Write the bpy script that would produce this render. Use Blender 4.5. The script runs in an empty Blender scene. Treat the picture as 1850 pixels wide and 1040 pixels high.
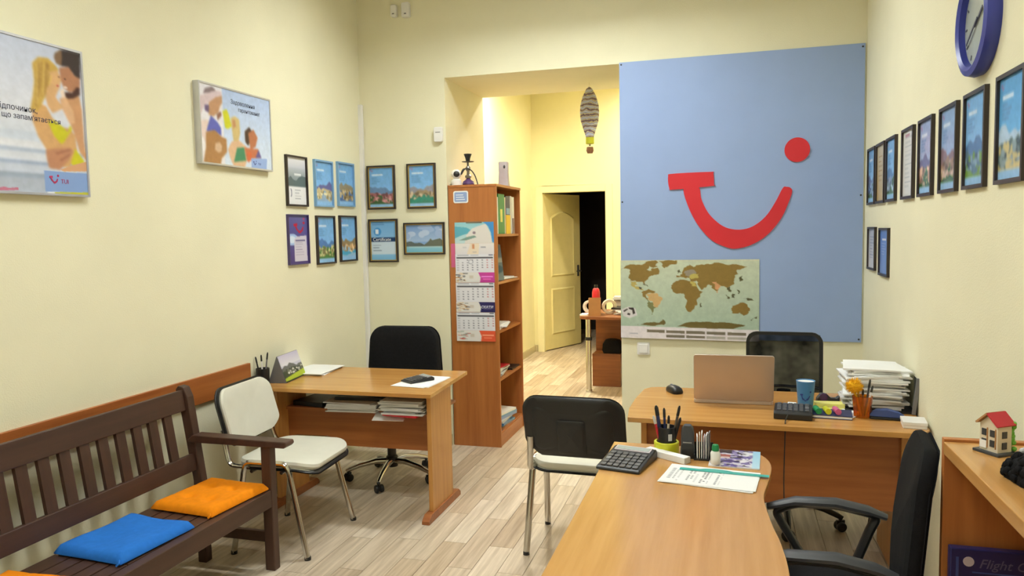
import bpy, bmesh, math, random
import numpy as np
from mathutils import Vector, Matrix
random.seed(7); RNG = np.random.RandomState(11)
SC = bpy.context.scene; COL = SC.collection
R = math.radians; PI = math.pi

# ---------------------------------------------------------------- camera
def cam_setup():
    y, p, r = .28014, -.07485, -.01969
    cy, sy, cp, sp, cr, sr = math.cos(y), math.sin(y), math.cos(p), math.sin(p), math.cos(r), math.sin(r)
    fwd = Vector((-sy*cp, cy*cp, sp)); right = Vector((cy, sy, 0)); up = right.cross(fwd)
    r2 = cr*right + sr*up; u2 = -sr*right + cr*up
    cd = bpy.data.cameras.new('camera'); co = bpy.data.objects.new('camera', cd); COL.objects.link(co)
    cd.sensor_fit = 'HORIZONTAL'; cd.sensor_width = 36; cd.lens = 36*1365.2/1850; cd.clip_start = .05
    m = Matrix((r2, u2, -fwd)).transposed().to_4x4(); m.translation = Vector((0, 0, 1.55)); co.matrix_world = m
    SC.camera = co
cam_setup()

# ---------------------------------------------------------------- world + exposure (all light comes from the ceiling lamps)
w = bpy.data.worlds.new('night'); SC.world = w; w.use_nodes = True
w.node_tree.nodes['Background'].inputs[0].default_value = (.05, .06, .08, 1); w.node_tree.nodes['Background'].inputs[1].default_value = .3
SC.view_settings.view_transform = 'Standard'; SC.view_settings.look = 'None'; SC.view_settings.gamma = 1
SC.view_settings.use_curve_mapping = False; SC.view_settings.exposure = 0.0
LAMP_ROOM, LAMP_BACK, LAMP_HALL = 36.5, 70.0, 560.0          # emission strength of the tube diffusers
LAMP_TINT = (.95, 1.0, .99)

# ---------------------------------------------------------------- colours and materials
def lin(c):
    return tuple(((x/255)/12.92 if x/255 <= .04045 else ((x/255+.055)/1.055)**2.4) for x in c[:3])
MATS = {}; ISC = 1
def base_mat(name):
    m = bpy.data.materials.new(name); m.use_nodes = True; MATS[name] = m
    return m, m.node_tree.nodes, m.node_tree.links, m.node_tree.nodes['Principled BSDF']
def mat(name, c, rough=.5, metal=0, var=.06, scale=12, bump=0, bscale=None, coat=0, trans=0, alpha=1, stretch=(1, 1, 1), spec=.5, emit=0):
    if name in MATS: return MATS[name]
    m, N, L, b = base_mat(name); c = lin(c)
    tc = N.new('ShaderNodeTexCoord'); mp = N.new('ShaderNodeMapping'); mp.inputs['Scale'].default_value = stretch
    L.new(tc.outputs['Object'], mp.inputs['Vector'])
    nz = N.new('ShaderNodeTexNoise'); nz.inputs['Scale'].default_value = scale; nz.inputs['Detail'].default_value = 4
    L.new(mp.outputs[0], nz.inputs['Vector'])
    rp = N.new('ShaderNodeValToRGB'); L.new(nz.outputs['Fac'], rp.inputs[0])
    rp.color_ramp.elements[0].position = .3; rp.color_ramp.elements[1].position = .7
    rp.color_ramp.elements[0].color = tuple(x*(1-var) for x in c)+(1,); rp.color_ramp.elements[1].color = tuple(min(1, x*(1+var)) for x in c)+(1,)
    L.new(rp.outputs[0], b.inputs['Base Color'])
    b.inputs['Roughness'].default_value = rough; b.inputs['Metallic'].default_value = metal
    b.inputs['Specular IOR Level'].default_value = spec
    b.inputs['Coat Weight'].default_value = coat; b.inputs['Transmission Weight'].default_value = trans; b.inputs['Alpha'].default_value = alpha
    if bump:
        n2 = N.new('ShaderNodeTexNoise'); n2.inputs['Scale'].default_value = bscale or scale*4; L.new(mp.outputs[0], n2.inputs['Vector'])
        bp = N.new('ShaderNodeBump'); bp.inputs['Strength'].default_value = bump; bp.inputs['Distance'].default_value = .004
        L.new(n2.outputs['Fac'], bp.inputs['Height']); L.new(bp.outputs[0], b.inputs['Normal'])
    return m
def wood(name, c, c2, axis=0, rough=.4, gs=7, spec=.5):
    st = [26, 26, 26]; st[axis] = 1.3
    m = mat(name, c, rough=rough, var=0, spec=spec); N, L = m.node_tree.nodes, m.node_tree.links
    rp = [n for n in N if n.type == 'VALTORGB'][0]; mp = [n for n in N if n.type == 'MAPPING'][0]; nz = [n for n in N if n.type == 'TEX_NOISE'][0]
    mp.inputs['Scale'].default_value = st; nz.inputs['Scale'].default_value = gs/7.0; nz.inputs['Detail'].default_value = 7; nz.inputs['Roughness'].default_value = .62
    oi = N.new('ShaderNodeObjectInfo'); ml = N.new('ShaderNodeMath'); ml.operation = 'MULTIPLY'; ml.inputs[1].default_value = 37
    L.new(oi.outputs['Random'], ml.inputs[0]); cb = N.new('ShaderNodeCombineXYZ')
    for i in range(3): L.new(ml.outputs[0], cb.inputs[i])
    L.new(cb.outputs[0], mp.inputs['Location'])
    rp.color_ramp.elements[0].position = .34; rp.color_ramp.elements[1].position = .66
    rp.color_ramp.elements[0].color = lin(c2)+(1,); rp.color_ramp.elements[1].color = lin(c)+(1,)
    return m
def print_mat(name, rough=.35, coat=0):
    m, N, L, b = base_mat(name)
    at = N.new('ShaderNodeAttribute'); at.attribute_name = 'Col'; L.new(at.outputs['Color'], b.inputs['Base Color'])
    b.inputs['Roughness'].default_value = rough; b.inputs['Coat Weight'].default_value = coat; b.inputs['Specular IOR Level'].default_value = .35
    return m
def emis(name, c, s):
    m, N, L, b = base_mat(name)
    b.inputs['Base Color'].default_value = (.8, .8, .8, 1); b.inputs['Emission Color'].default_value = c+(1,); b.inputs['Emission Strength'].default_value = s
    return m

M = MATS
mat('wall_paint', (237, 232, 202), rough=.75, var=.025, scale=3, bump=.25, bscale=160, spec=.25)
mat('ceiling_paint', (240, 238, 230), rough=.8, var=.02)
mat('hall_paint_warm', (241, 233, 186), rough=.7, var=.03, scale=3, spec=.25)  # yellower than the office paint: warm lamp cast put into the colour
mat('grout', (150, 132, 106), rough=.8)
def plank_mat():
    m, N, L, b = base_mat('floor_plank')
    oi = N.new('ShaderNodeObjectInfo'); ge = N.new('ShaderNodeNewGeometry')
    ad = N.new('ShaderNodeMath'); ad.operation = 'ADD'; L.new(oi.outputs['Random'], ad.inputs[0]); L.new(ge.outputs['Random Per Island'], ad.inputs[1])
    fr = N.new('ShaderNodeMath'); fr.operation = 'FRACT'; L.new(ad.outputs[0], fr.inputs[0])
    mu = N.new('ShaderNodeMath'); mu.operation = 'MULTIPLY'; mu.inputs[1].default_value = 53; L.new(fr.outputs[0], mu.inputs[0])
    cb = N.new('ShaderNodeCombineXYZ'); L.new(mu.outputs[0], cb.inputs[0]); L.new(mu.outputs[0], cb.inputs[1])
    mp = N.new('ShaderNodeMapping'); mp.inputs['Scale'].default_value = (34, 1.8, 1); L.new(ge.outputs['Position'], mp.inputs['Vector']); L.new(cb.outputs[0], mp.inputs['Location'])
    nz = N.new('ShaderNodeTexNoise'); nz.inputs['Scale'].default_value = 1.0; nz.inputs['Detail'].default_value = 6; nz.inputs['Roughness'].default_value = .6; L.new(mp.outputs[0], nz.inputs['Vector'])
    r1 = N.new('ShaderNodeValToRGB'); L.new(fr.outputs[0], r1.inputs[0]); e = r1.color_ramp.elements
    cols = [(0, (190, 170, 146)), (.25, (222, 208, 188)), (.5, (204, 186, 162)), (.75, (230, 219, 202)), (1, (212, 196, 174))]
    e[0].position, e[0].color = 0, lin(cols[0][1])+(1,); e[1].position, e[1].color = 1, lin(cols[-1][1])+(1,)
    for p, c in cols[1:-1]:
        q = e.new(p); q.color = lin(c)+(1,)
    r2 = N.new('ShaderNodeValToRGB'); L.new(nz.outputs['Fac'], r2.inputs[0]); r2.color_ramp.elements[0].position = .3; r2.color_ramp.elements[1].position = .7
    r2.color_ramp.elements[0].color = (.60, .54, .47, 1); r2.color_ramp.elements[1].color = (1.08, 1.06, 1.03, 1)
    mx = N.new('ShaderNodeMixRGB'); mx.blend_type = 'MULTIPLY'; mx.inputs[0].default_value = 1; L.new(r1.outputs[0], mx.inputs[1]); L.new(r2.outputs[0], mx.inputs[2])
    L.new(mx.outputs[0], b.inputs['Base Color']); b.inputs['Roughness'].default_value = .42; b.inputs['Specular IOR Level'].default_value = .4
plank_mat()
wood('desk_wood', (204, 152, 84), (186, 132, 68), 0, rough=.2)
wood('desk_wood_y', (204, 154, 92), (188, 138, 78), 1, rough=.18)
wood('desk_panel_shaded', (168, 102, 52), (146, 84, 40), 0, rough=.4)  # brown board darkened further for the shade below the desk tops
wood('desk_leg', (206, 150, 82), (186, 128, 64), 2, rough=.4)
wood('shelf_wood', (186, 118, 60), (164, 98, 48), 2, rough=.4)
wood('shelf_wood_x', (186, 118, 60), (164, 98, 48), 1, rough=.4)
wood('bench_wood', (76, 50, 38), (62, 40, 30), 1, rough=.45)
wood('bench_wood_z', (76, 50, 38), (62, 40, 30), 2, rough=.45)
wood('trim_wood', (176, 106, 52), (152, 84, 38), 1, rough=.4)
wood('hall_wood', (150, 92, 48), (122, 70, 36), 0, rough=.45)
mat('edge_band', (196, 144, 84), rough=.4)
mat('black_plastic', (30, 30, 31), rough=.4, var=.1)
mat('black_fabric', (22, 22, 24), rough=.9, var=.2, scale=60, bump=.4, bscale=500, spec=.2)
mat('dark_grey', (58, 60, 64), rough=.45)
mat('white_vinyl', (216, 214, 200), rough=.5, var=.03, bump=.08, bscale=300)
mat('chrome', (205, 203, 198), rough=.16, metal=1, var=.03)
mat('steel', (150, 146, 140), rough=.3, metal=1)
mat('silver', (196, 180, 166), rough=.38, metal=.55, var=.02)
mat('alu_frame', (200, 200, 204), rough=.3, metal=.6)
mat('paper', (240, 240, 238), rough=.7, var=.02)
mat('paper_grey', (206, 204, 200), rough=.75, var=.05)
mat('white_plastic', (236, 234, 230), rough=.4, var=.02)
mat('orange_fabric', (240, 140, 18), rough=.9, var=.06, scale=40, bump=.3, bscale=600, spec=.15)
mat('blue_fabric', (44, 116, 206), rough=.9, var=.06, scale=40, bump=.3, bscale=600, spec=.15)
mat('board_blue', (149, 171, 214), rough=.55, var=.02, scale=5)
mat('sign_red', (206, 36, 48), rough=.45, var=.02)
mat('screw', (60, 60, 66), rough=.4, metal=.7)
mat('frame_black', (48, 38, 34), rough=.4)
mat('frame_gold', (172, 140, 66), rough=.4, metal=.2)
mat('frame_blue', (122, 166, 206), rough=.4)
mat('frame_purple', (72, 60, 110), rough=.4)
mat('clock_blue', (52, 62, 150), rough=.35)
mat('green', (24, 132, 74), rough=.45)
mat('lime', (206, 206, 40), rough=.4)
mat('yellow', (236, 196, 36), rough=.5)
mat('pale_yellow', (232, 226, 130), rough=.6)
mat('navy', (44, 52, 92), rough=.45); mat('case_blue_shaded', (34, 36, 88), rough=.35); mat('case_print_shaded', (92, 92, 122), rough=.5)  # case and lettering colours darkened to hold the shadow inside the counter
mat('teal', (70, 176, 166), rough=.25)
mat('mug_blue', (82, 140, 192), rough=.3)
mat('mug_mark', (52, 66, 140), rough=.4)
mat('red_plastic', (196, 30, 44), rough=.35)
mat('pink', (206, 96, 140), rough=.45)
mat('purple', (84, 56, 104), rough=.25)
mat('lilac_grey', (196, 186, 192), rough=.4)
mat('card_brown', (178, 130, 84), rough=.8)
mat('cream', (222, 210, 186), rough=.6)
mat('orange_glass', (246, 150, 30), rough=.1, trans=.85)
mat('pompon', (248, 186, 28), rough=.95, var=.15, scale=30, bump=1, bscale=200)
mat('roof_red', (190, 44, 56), rough=.6)
mat('leaf_green', (106, 176, 60), rough=.6)
mat('steel_blue', (62, 82, 140), rough=.35)
mat('lcd', (170, 178, 172), rough=.25)
mat('key_grey', (86, 86, 88), rough=.45)
mat('grey_plastic', (120, 120, 122), rough=.45)
mat('door_paint', (226, 212, 148), rough=.5, var=.03)
mat('unlit_dark', (40, 34, 32), rough=.9)  # near-black wall colour stands in for the lack of light there
mat('knit_white', (200, 200, 202), rough=.9)
mat('basket', (136, 92, 62), rough=.9, bump=.8, bscale=120)
mat('text_dark', (58, 62, 84), rough=.6)
mat('text_white', (240, 244, 248), rough=.6)
mat('text_red', (176, 44, 92), rough=.6)
mat('baseboard_tile', (196, 182, 142), rough=.4)
mat('wax_paper', (228, 224, 216), rough=.6)
print_mat('print'); print_mat('print_gloss', rough=.2)
emis('lamp_room', LAMP_TINT, LAMP_ROOM); emis('lamp_front', LAMP_TINT, LAMP_ROOM*.55); emis('lamp_back', LAMP_TINT, LAMP_BACK); emis('lamp_hall_far', (1.0, .95, .80), LAMP_HALL*.38); emis('lamp_hall', (1.0, .95, .80), LAMP_HALL)
def mesh_fabric():
    m, N, L, b = base_mat('chair_mesh'); b.inputs['Base Color'].default_value = lin((15, 15, 15))+(1,); b.inputs['Roughness'].default_value = .9; b.inputs['Specular IOR Level'].default_value = .1
    tr = N.new('ShaderNodeBsdfTransparent'); mx = N.new('ShaderNodeMixShader'); o = N['Material Output']
    tc = N.new('ShaderNodeTexCoord'); wv = N.new('ShaderNodeTexNoise'); wv.inputs['Scale'].default_value = 9; L.new(tc.outputs['Object'], wv.inputs['Vector'])
    rg = N.new('ShaderNodeMapRange'); rg.inputs['From Min'].default_value = .3; rg.inputs['From Max'].default_value = .7; rg.inputs['To Min'].default_value = .02; rg.inputs['To Max'].default_value = .17
    L.new(wv.outputs['Fac'], rg.inputs[0]); L.new(rg.outputs[0], mx.inputs[0]); L.new(b.outputs[0], mx.inputs[1]); L.new(tr.outputs[0], mx.inputs[2]); L.new(mx.outputs[0], o.inputs[0])
mesh_fabric()
def knit_mat():
    m, N, L, b = base_mat('balloon_knit'); tc = N.new('ShaderNodeTexCoord'); wv = N.new('ShaderNodeTexWave'); wv.bands_direction = 'Z'
    wv.inputs['Scale'].default_value = 8; wv.inputs['Distortion'].default_value = 5; wv.inputs['Detail Scale'].default_value = 2; wv.inputs['Detail'].default_value = 3; L.new(tc.outputs['Object'], wv.inputs['Vector'])
    rp = N.new('ShaderNodeValToRGB'); L.new(wv.outputs['Fac'], rp.inputs[0]); e = rp.color_ramp.elements
    e[0].color = lin((110, 92, 128))+(1,); e[1].color = lin((214, 220, 240))+(1,)
    q = e.new(.28); q.color = lin((190, 176, 150))+(1,); q = e.new(.5); q.color = lin((232, 226, 190))+(1,); q = e.new(.72); q.color = lin((140, 146, 196))+(1,)
    L.new(rp.outputs[0], b.inputs['Base Color']); b.inputs['Roughness'].default_value = .95
knit_mat()

# ---------------------------------------------------------------- mesh helpers
class MB:
    def __init__(s): s.v = []; s.f = []; s.m = []
    def add(s, vs, fs, mi=0):
        o = len(s.v); s.v += [tuple(v) for v in vs]; s.f += [tuple(i+o for i in f) for f in fs]; s.m += [mi]*len(fs); return s
    def box(s, x0, x1, y0, y1, z0, z1, mi=0, T=None):
        vs = [Vector((x, y, z)) for z in (z0, z1) for y in (y0, y1) for x in (x0, x1)]
        if T: vs = [T @ v for v in vs]
        return s.add(vs, [(0, 2, 3, 1), (4, 5, 7, 6), (0, 1, 5, 4), (2, 6, 7, 3), (0, 4, 6, 2), (1, 3, 7, 5)], mi)
    def prism(s, poly, z0, z1, T=None, mi=0):
        a = sum(poly[i][0]*poly[(i+1) % len(poly)][1]-poly[(i+1) % len(poly)][0]*poly[i][1] for i in range(len(poly)))
        if a < 0: poly = poly[::-1]
        n = len(poly); vs = [Vector((p[0], p[1], z0)) for p in poly]+[Vector((p[0], p[1], z1)) for p in poly]
        if T: vs = [T @ v for v in vs]
        return s.add(vs, [tuple(range(n))[::-1], tuple(range(n, 2*n))]+[(i, (i+1) % n, n+(i+1) % n, n+i) for i in range(n)], mi)
    def tube(s, path, r, n=8, mi=0, rx=None, cap=True):
        path = [Vector(p) for p in path]; rs = r if isinstance(r, (list, tuple)) else [r]*len(path); rings = []
        pn = None
        for i, p in enumerate(path):
            d = (path[min(i+1, len(path)-1)]-path[max(i-1, 0)]).normalized()
            if pn is None:
                pn = Vector((0, 0, 1)) if abs(d.z) < .9 else Vector((0, 1, 0))
            u = (pn - d*pn.dot(d)).normalized(); v = d.cross(u); pn = u
            k = rx if rx else 1
            rings.append([p+u*math.cos(2*PI*j/n)*rs[i]+v*math.sin(2*PI*j/n)*rs[i]*k for j in range(n)])
        return s.loft(rings, mi, cap)
    def loft(s, rings, mi=0, cap=True, closed=True):
        n = len(rings[0]); vs = [v for r in rings for v in r]; fs = []
        for i in range(len(rings)-1):
            for j in range(n if closed else n-1):
                a = i*n+j; b = i*n+(j+1) % n; fs.append((a, b, b+n, a+n))
        if cap: fs += [tuple(range(n))[::-1], tuple(range((len(rings)-1)*n, len(rings)*n))]
        return s.add(vs, fs, mi)
    def lathe(s, prof, n=20, c=(0, 0, 0), mi=0, T=None):
        c = Vector(c); rings = [[c+Vector((max(r, 1e-4)*math.cos(2*PI*j/n), max(r, 1e-4)*math.sin(2*PI*j/n), z)) for j in range(n)] for r, z in prof]
        if T: rings = [[T @ v for v in g] for g in rings]
        return s.loft(rings, mi)
    def ball(s, c, r, n=12, mi=0, sz=1):
        return s.lathe([(r*math.sin(PI*i/8), -r*sz*math.cos(PI*i/8)) for i in range(9)], n, c, mi)
    def grid(s, fn, nu, nv, mi=0):
        vs = [fn(i/nu, j/nv) for j in range(nv+1) for i in range(nu+1)]
        return s.add(vs, [(j*(nu+1)+i, j*(nu+1)+i+1, (j+1)*(nu+1)+i+1, (j+1)*(nu+1)+i) for j in range(nv) for i in range(nu)], mi)
    def mesh(s, name, mats, smooth=False, angle=40):
        me = bpy.data.meshes.new(name); me.from_pydata([tuple(v) for v in s.v], [], s.f)
        for mm in (mats if isinstance(mats, (list, tuple)) else [mats]): me.materials.append(M[mm])
        me.polygons.foreach_set('material_index', s.m)
        bm = bmesh.new(); bm.from_mesh(me); bmesh.ops.remove_doubles(bm, verts=bm.verts, dist=1e-5); bmesh.ops.recalc_face_normals(bm, faces=bm.faces); bm.to_mesh(me); bm.free()
        if smooth:
            me.polygons.foreach_set('use_smooth', [True]*len(me.polygons)); me.set_sharp_from_angle(angle=R(angle))
        me.update(); return me
def bev(o, w, seg=2):
    md = o.modifiers.new('bevel', 'BEVEL'); md.width = w; md.segments = seg; md.limit_method = 'ANGLE'; md.angle_limit = R(35); return o
def link(name, me, parent=None, loc=(0, 0, 0), rot=(0, 0, 0)):
    o = bpy.data.objects.new(name, me); COL.objects.link(o); o.location = loc; o.rotation_euler = rot
    if parent: o.parent = parent
    return o
def part(name, mb, mats, parent, label=None, smooth=False, bevel=0, loc=(0, 0, 0), rot=(0, 0, 0), angle=40, seg=2):
    o = link(name, mb.mesh(name, mats, smooth, angle), parent, loc, rot)
    if bevel: bev(o, bevel, seg)
    if label: o['label'] = label
    return o
def tag(o, label, cat, group=None, kind=None):
    if label: o['label'] = label
    if cat: o['category'] = cat
    if group: o['group'] = group
    if kind: o['kind'] = kind
    return o
def thing(name, label, cat, loc=(0, 0, 0), rz=0, group=None, tilt=0):
    o = bpy.data.objects.new(name, None); COL.objects.link(o); o.location = loc; o.rotation_euler = (0, tilt, rz); o.empty_display_size = .05; o.scale = (ISC,)*3
    return tag(o, label, cat, group)
def solo(name, mb, mats, label, cat, loc=(0, 0, 0), rz=0, group=None, **k):
    o = part(name, mb, mats, None, loc=loc, rot=(0, 0, rz), **k); o.scale = (ISC,)*3
    return tag(o, label, cat, group)
def struct(name, mb, mats, label=None, cat=None, parent=None, **k):
    o = part(name, mb, mats, parent, **k)
    if not parent: tag(o, label, cat, kind='structure')
    return o
def copy_tree(o, parent=None):
    c = o.copy(); COL.objects.link(c); c.parent = parent
    for ch in list(o.children): copy_tree(ch, c)
    return c
def rrect(x0, x1, y0, y1, r, n=4):
    pts = []
    for cx, cy, a in ((x1-r, y0+r, -90), (x1-r, y1-r, 0), (x0+r, y1-r, 90), (x0+r, y0+r, 180)):
        for i in range(n+1): t = R(a+90*i/n); pts.append((cx+r*math.cos(t), cy+r*math.sin(t)))
    return pts
def catmull(pts, n=4, closed=True):
    out = []; N_ = len(pts)
    for i in range(N_ if closed else N_-1):
        g = lambda k: np.array(pts[k % N_] if closed else pts[max(0, min(N_-1, k))], float)
        p0, p1, p2, p3 = g(i-1), g(i), g(i+1), g(i+2)
        for j in range(n):
            t = j/n; out.append(tuple(.5*((2*p1)+(-p0+p2)*t+(2*p0-5*p1+4*p2-p3)*t*t+(-p0+3*p1-3*p2+p3)*t**3)))
    if not closed: out.append(tuple(pts[-1]))
    return out
XZ = Matrix(((1, 0, 0, 0), (0, 0, -1, 0), (0, 1, 0, 0), (0, 0, 0, 1)))     # prism in the x-z plane, extruded towards -y
def text(name, s, size, mt, parent, loc, rot=(PI/2, 0, 0), align='LEFT', shear=0, spacing=1):
    cu = bpy.data.curves.new(name, 'FONT'); cu.body = s; cu.size = size; cu.align_x = align; cu.shear = shear; cu.space_line = spacing; cu.extrude = .0002
    cu.resolution_u = 3
    t = bpy.data.objects.new(name, cu); COL.objects.link(t); dg = bpy.context.evaluated_depsgraph_get()
    me = bpy.data.meshes.new_from_object(t.evaluated_get(dg)); bpy.data.objects.remove(t)
    me.materials.clear(); me.materials.append(M[mt]); me.name = name
    return link(name, me, parent, loc, rot)

# ---------------------------------------------------------------- printed pictures: painted into a fine grid of vertex colours
class Canvas:
    def __init__(s, w, h, c=(255, 255, 255)):
        s.w, s.h = w, h; k = 2; s.k = k
        s.a = np.zeros((h*k, w*k, 3)); s.a[:] = np.array(c)/255
        s.u, s.v = np.meshgrid((np.arange(w*k)+.5)/(w*k), (np.arange(h*k)+.5)/(h*k))
    def put(s, m, c): s.a[m] = np.array(c)/255
    def rect(s, u0, u1, v0, v1, c): s.put((s.u >= u0) & (s.u < u1) & (s.v >= v0) & (s.v < v1), c); return s
    def ell(s, cu, cv, ru, rv, c): s.put(((s.u-cu)/ru)**2+((s.v-cv)/rv)**2 < 1, c); return s
    def poly(s, pts, c):
        m = np.zeros(s.u.shape, bool); n = len(pts)
        for i in range(n):
            (x0, y0), (x1, y1) = pts[i], pts[(i+1) % n]
            if y0 == y1: continue
            m ^= ((y0 > s.v) != (y1 > s.v)) & (s.u < (x1-x0)*(s.v-y0)/(y1-y0)+x0)
        s.put(m, c); return s
    def vgrad(s, v0, v1, c0, c1, u0=0, u1=1):
        m = (s.v >= v0) & (s.v < v1) & (s.u >= u0) & (s.u < u1); t = ((s.v-v0)/(v1-v0))[m][:, None]
        s.a[m] = (np.array(c0)*(1-t)+np.array(c1)*t)/255; return s
    def ridge(s, v0, amp, c, seed=0, v1=1, u0=0, u1=1, f=3):
        rs = np.random.RandomState(seed); ph = rs.rand(6)*6.28
        h = v0-amp*sum(np.sin(s.u*f*(i+1)*1.7+ph[i])/(i+1) for i in range(6))*.5
        s.put((s.v > h) & (s.v < v1) & (s.u >= u0) & (s.u < u1), c); return s
    def blobs(s, u0, u1, v0, v1, cols, n, r, seed=0):
        rs = np.random.RandomState(seed)
        for i in range(n): s.ell(u0+(u1-u0)*rs.rand(), v0+(v1-v0)*rs.rand(), r*(.5+rs.rand()), r*(.4+.6*rs.rand()), cols[rs.randint(len(cols))])
        return s
    def lines(s, u0, u1, v0, v1, n, c, t=.35, seed=0):
        rs = np.random.RandomState(seed)
        for i in range(n):
            v = v0+(v1-v0)*i/max(1, n); s.rect(u0, u0+(u1-u0)*(.55+.45*rs.rand()), v, v+t*(v1-v0)/n, c)
        return s
    def smile(s, u, v, w, h, c):
        f = lambda p: (u+w*p[0], v+h*p[1])
        s.poly([f(p) for p in ((0, .08), (.38, .04), (.38, .3), (0, .34))], c)
        a = [(.12, .25), (.22, .6), (.5, .95), (.62, 1), (.9, .75), (1, .4), (.88, .36), (.78, .62), (.6, .76), (.45, .68), (.3, .4), (.26, .22)]
        s.poly([f(p) for p in a], c); s.ell(u+w*1.02, v+h*.0, w*.11, h*.11, c); return s
    def blur(s, n=2):
        for ax in (0, 1):
            for _ in range(2):
                pd = [(0, 0)]*3; pd[ax] = (n, n); q = np.pad(s.a, pd, mode='edge'); L_ = s.a.shape[ax]
                s.a = sum(np.take(q, range(i, i+L_), axis=ax) for i in range(2*n+1))/(2*n+1)
        return s
    def mottle(s, amp=.05, cells=14, seed=0):
        rs = np.random.RandomState(seed); H, W = s.a.shape[:2]
        for f, k in ((1, 1.), (2.7, .7)):
            gh, gw = max(2, int(cells*f*H/W))+1, int(cells*f)+1; g = rs.rand(gh+1, gw+1)-.5
            yy, xx = np.linspace(0, gh-1e-3, H), np.linspace(0, gw-1e-3, W); yi, xi = yy.astype(int), xx.astype(int); fy, fx = (yy-yi)[:, None], (xx-xi)[None, :]
            v = g[yi][:, xi]*(1-fy)*(1-fx)+g[yi+1][:, xi]*fy*(1-fx)+g[yi][:, xi+1]*(1-fy)*fx+g[yi+1][:, xi+1]*fy*fx
            s.a = np.clip(s.a*(1+2*amp*k*v[:, :, None]), 0, 1)
        return s
    def coast(s, pts, c, amp=.012, seed=0):
        rs = np.random.RandomState(seed); pts = [np.array(q, float) for q in pts]
        for lev in range(2):
            out = []
            for i in range(len(pts)):
                p0, p1 = pts[i], pts[(i+1) % len(pts)]; l = np.hypot(*(p1-p0)); out += [p0, (p0+p1)/2+(rs.rand(2)-.5)*min(amp*2, l*.5)]
            pts = out; amp *= .6
        return s.poly([tuple(q) for q in pts], c)
    def mesh(s, name, w, h, mt='print', thick=0):
        k = s.k; a = s.a.reshape(s.h, k, s.w, k, 3).mean((1, 3))
        a = np.where(a <= .04045, a/12.92, ((a+.055)/1.055)**2.4)
        xs = np.linspace(-w/2, w/2, s.w); zs = np.linspace(h/2, -h/2, s.h); X, Z = np.meshgrid(xs, zs)
        vs = np.stack([X, np.zeros_like(X), Z], -1).reshape(-1, 3)
        i = np.arange((s.h-1)*(s.w-1)); r, c = i//(s.w-1), i % (s.w-1); p = r*s.w+c
        me = bpy.data.meshes.new(name); me.from_pydata(vs.tolist(), [], np.stack([p, p+s.w, p+s.w+1, p+1], -1).tolist())
        ca = me.color_attributes.new('Col', 'FLOAT_COLOR', 'POINT')
        ca.data.foreach_set('color', np.concatenate([a.reshape(-1, 3), np.ones((s.w*s.h, 1))], 1).astype(np.float32).ravel())
        me.materials.append(M[mt]); return me

# ================================================================ THE ROOM
XL, XR, YB, YF, ZC = -2.60, .805, 5.10, -1.6, 3.42
struct('wall_left', MB().box(XL-.15, XL, YF, YB, 0, ZC), 'wall_paint', 'pale yellow wall on the left with two beach posters', 'wall')
struct('wall_right', MB().box(XR, XR+.15, YF, YB, 0, ZC), 'wall_paint', 'pale yellow wall on the right with a row of framed certificates', 'wall')
struct('wall_front', MB().box(XL-.15, XR+.15, YF-.15, YF, 0, ZC), 'wall_paint', 'pale yellow wall behind the camera', 'wall')
struct('wall_back', MB().box(XL-.15, -1.935, YB, 5.97, 0, ZC).box(-1.935, -.70, YB, 5.97, 2.64, ZC).box(-.70, XR+.15, YB, 5.97, 0, ZC), 'wall_paint', 'thick pale yellow back wall with a deep open passage', 'wall')
struct('ceiling', MB().box(XL-.15, XR+.15, YF-.15, YB, ZC, ZC+.1), 'ceiling_paint', 'white ceiling above the office', 'ceiling')
HX0, HX1, HY = -2.40, .9, 9.36
struct('wall_hall_left', MB().box(HX0-.1, HX0, 5.97, HY, 0, ZC), 'hall_paint_warm', 'bright yellow left wall of the back room', 'wall')
struct('wall_hall_right', MB().box(HX1, HX1+.1, 5.97, HY, 0, ZC), 'hall_paint_warm', 'yellow right wall of the back room', 'wall')
DX0, DX1, DZ = -2.268, -1.466, 2.025
struct('wall_hall_back', MB().box(HX0-.1, DX0, HY, HY+.14, 0, ZC).box(DX0, DX1, HY, HY+.14, DZ, ZC).box(DX1, HX1+.1, HY, HY+.14, 0, ZC), 'hall_paint_warm', 'bright yellow far wall of the back room with a doorway', 'wall')
struct('ceiling_hall', MB().box(HX0-.1, HX1+.1, 5.97, HY+.14, ZC, ZC+.1), 'ceiling_paint', 'white ceiling of the back room', 'ceiling')
struct('wall_store', MB().box(HX0-.1, HX0, HY+.14, 11.6, 0, 2.6).box(-.9, -.8, HY+.14, 11.6, 0, 2.6).box(HX0-.1, -.8, 11.6, 11.7, 0, 2.6).box(HX0-.1, -.8, HY+.14, 11.7, 2.6, 2.7), 'unlit_dark', 'unlit room behind the open door, its darkness coloured into the walls', 'wall')

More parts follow.
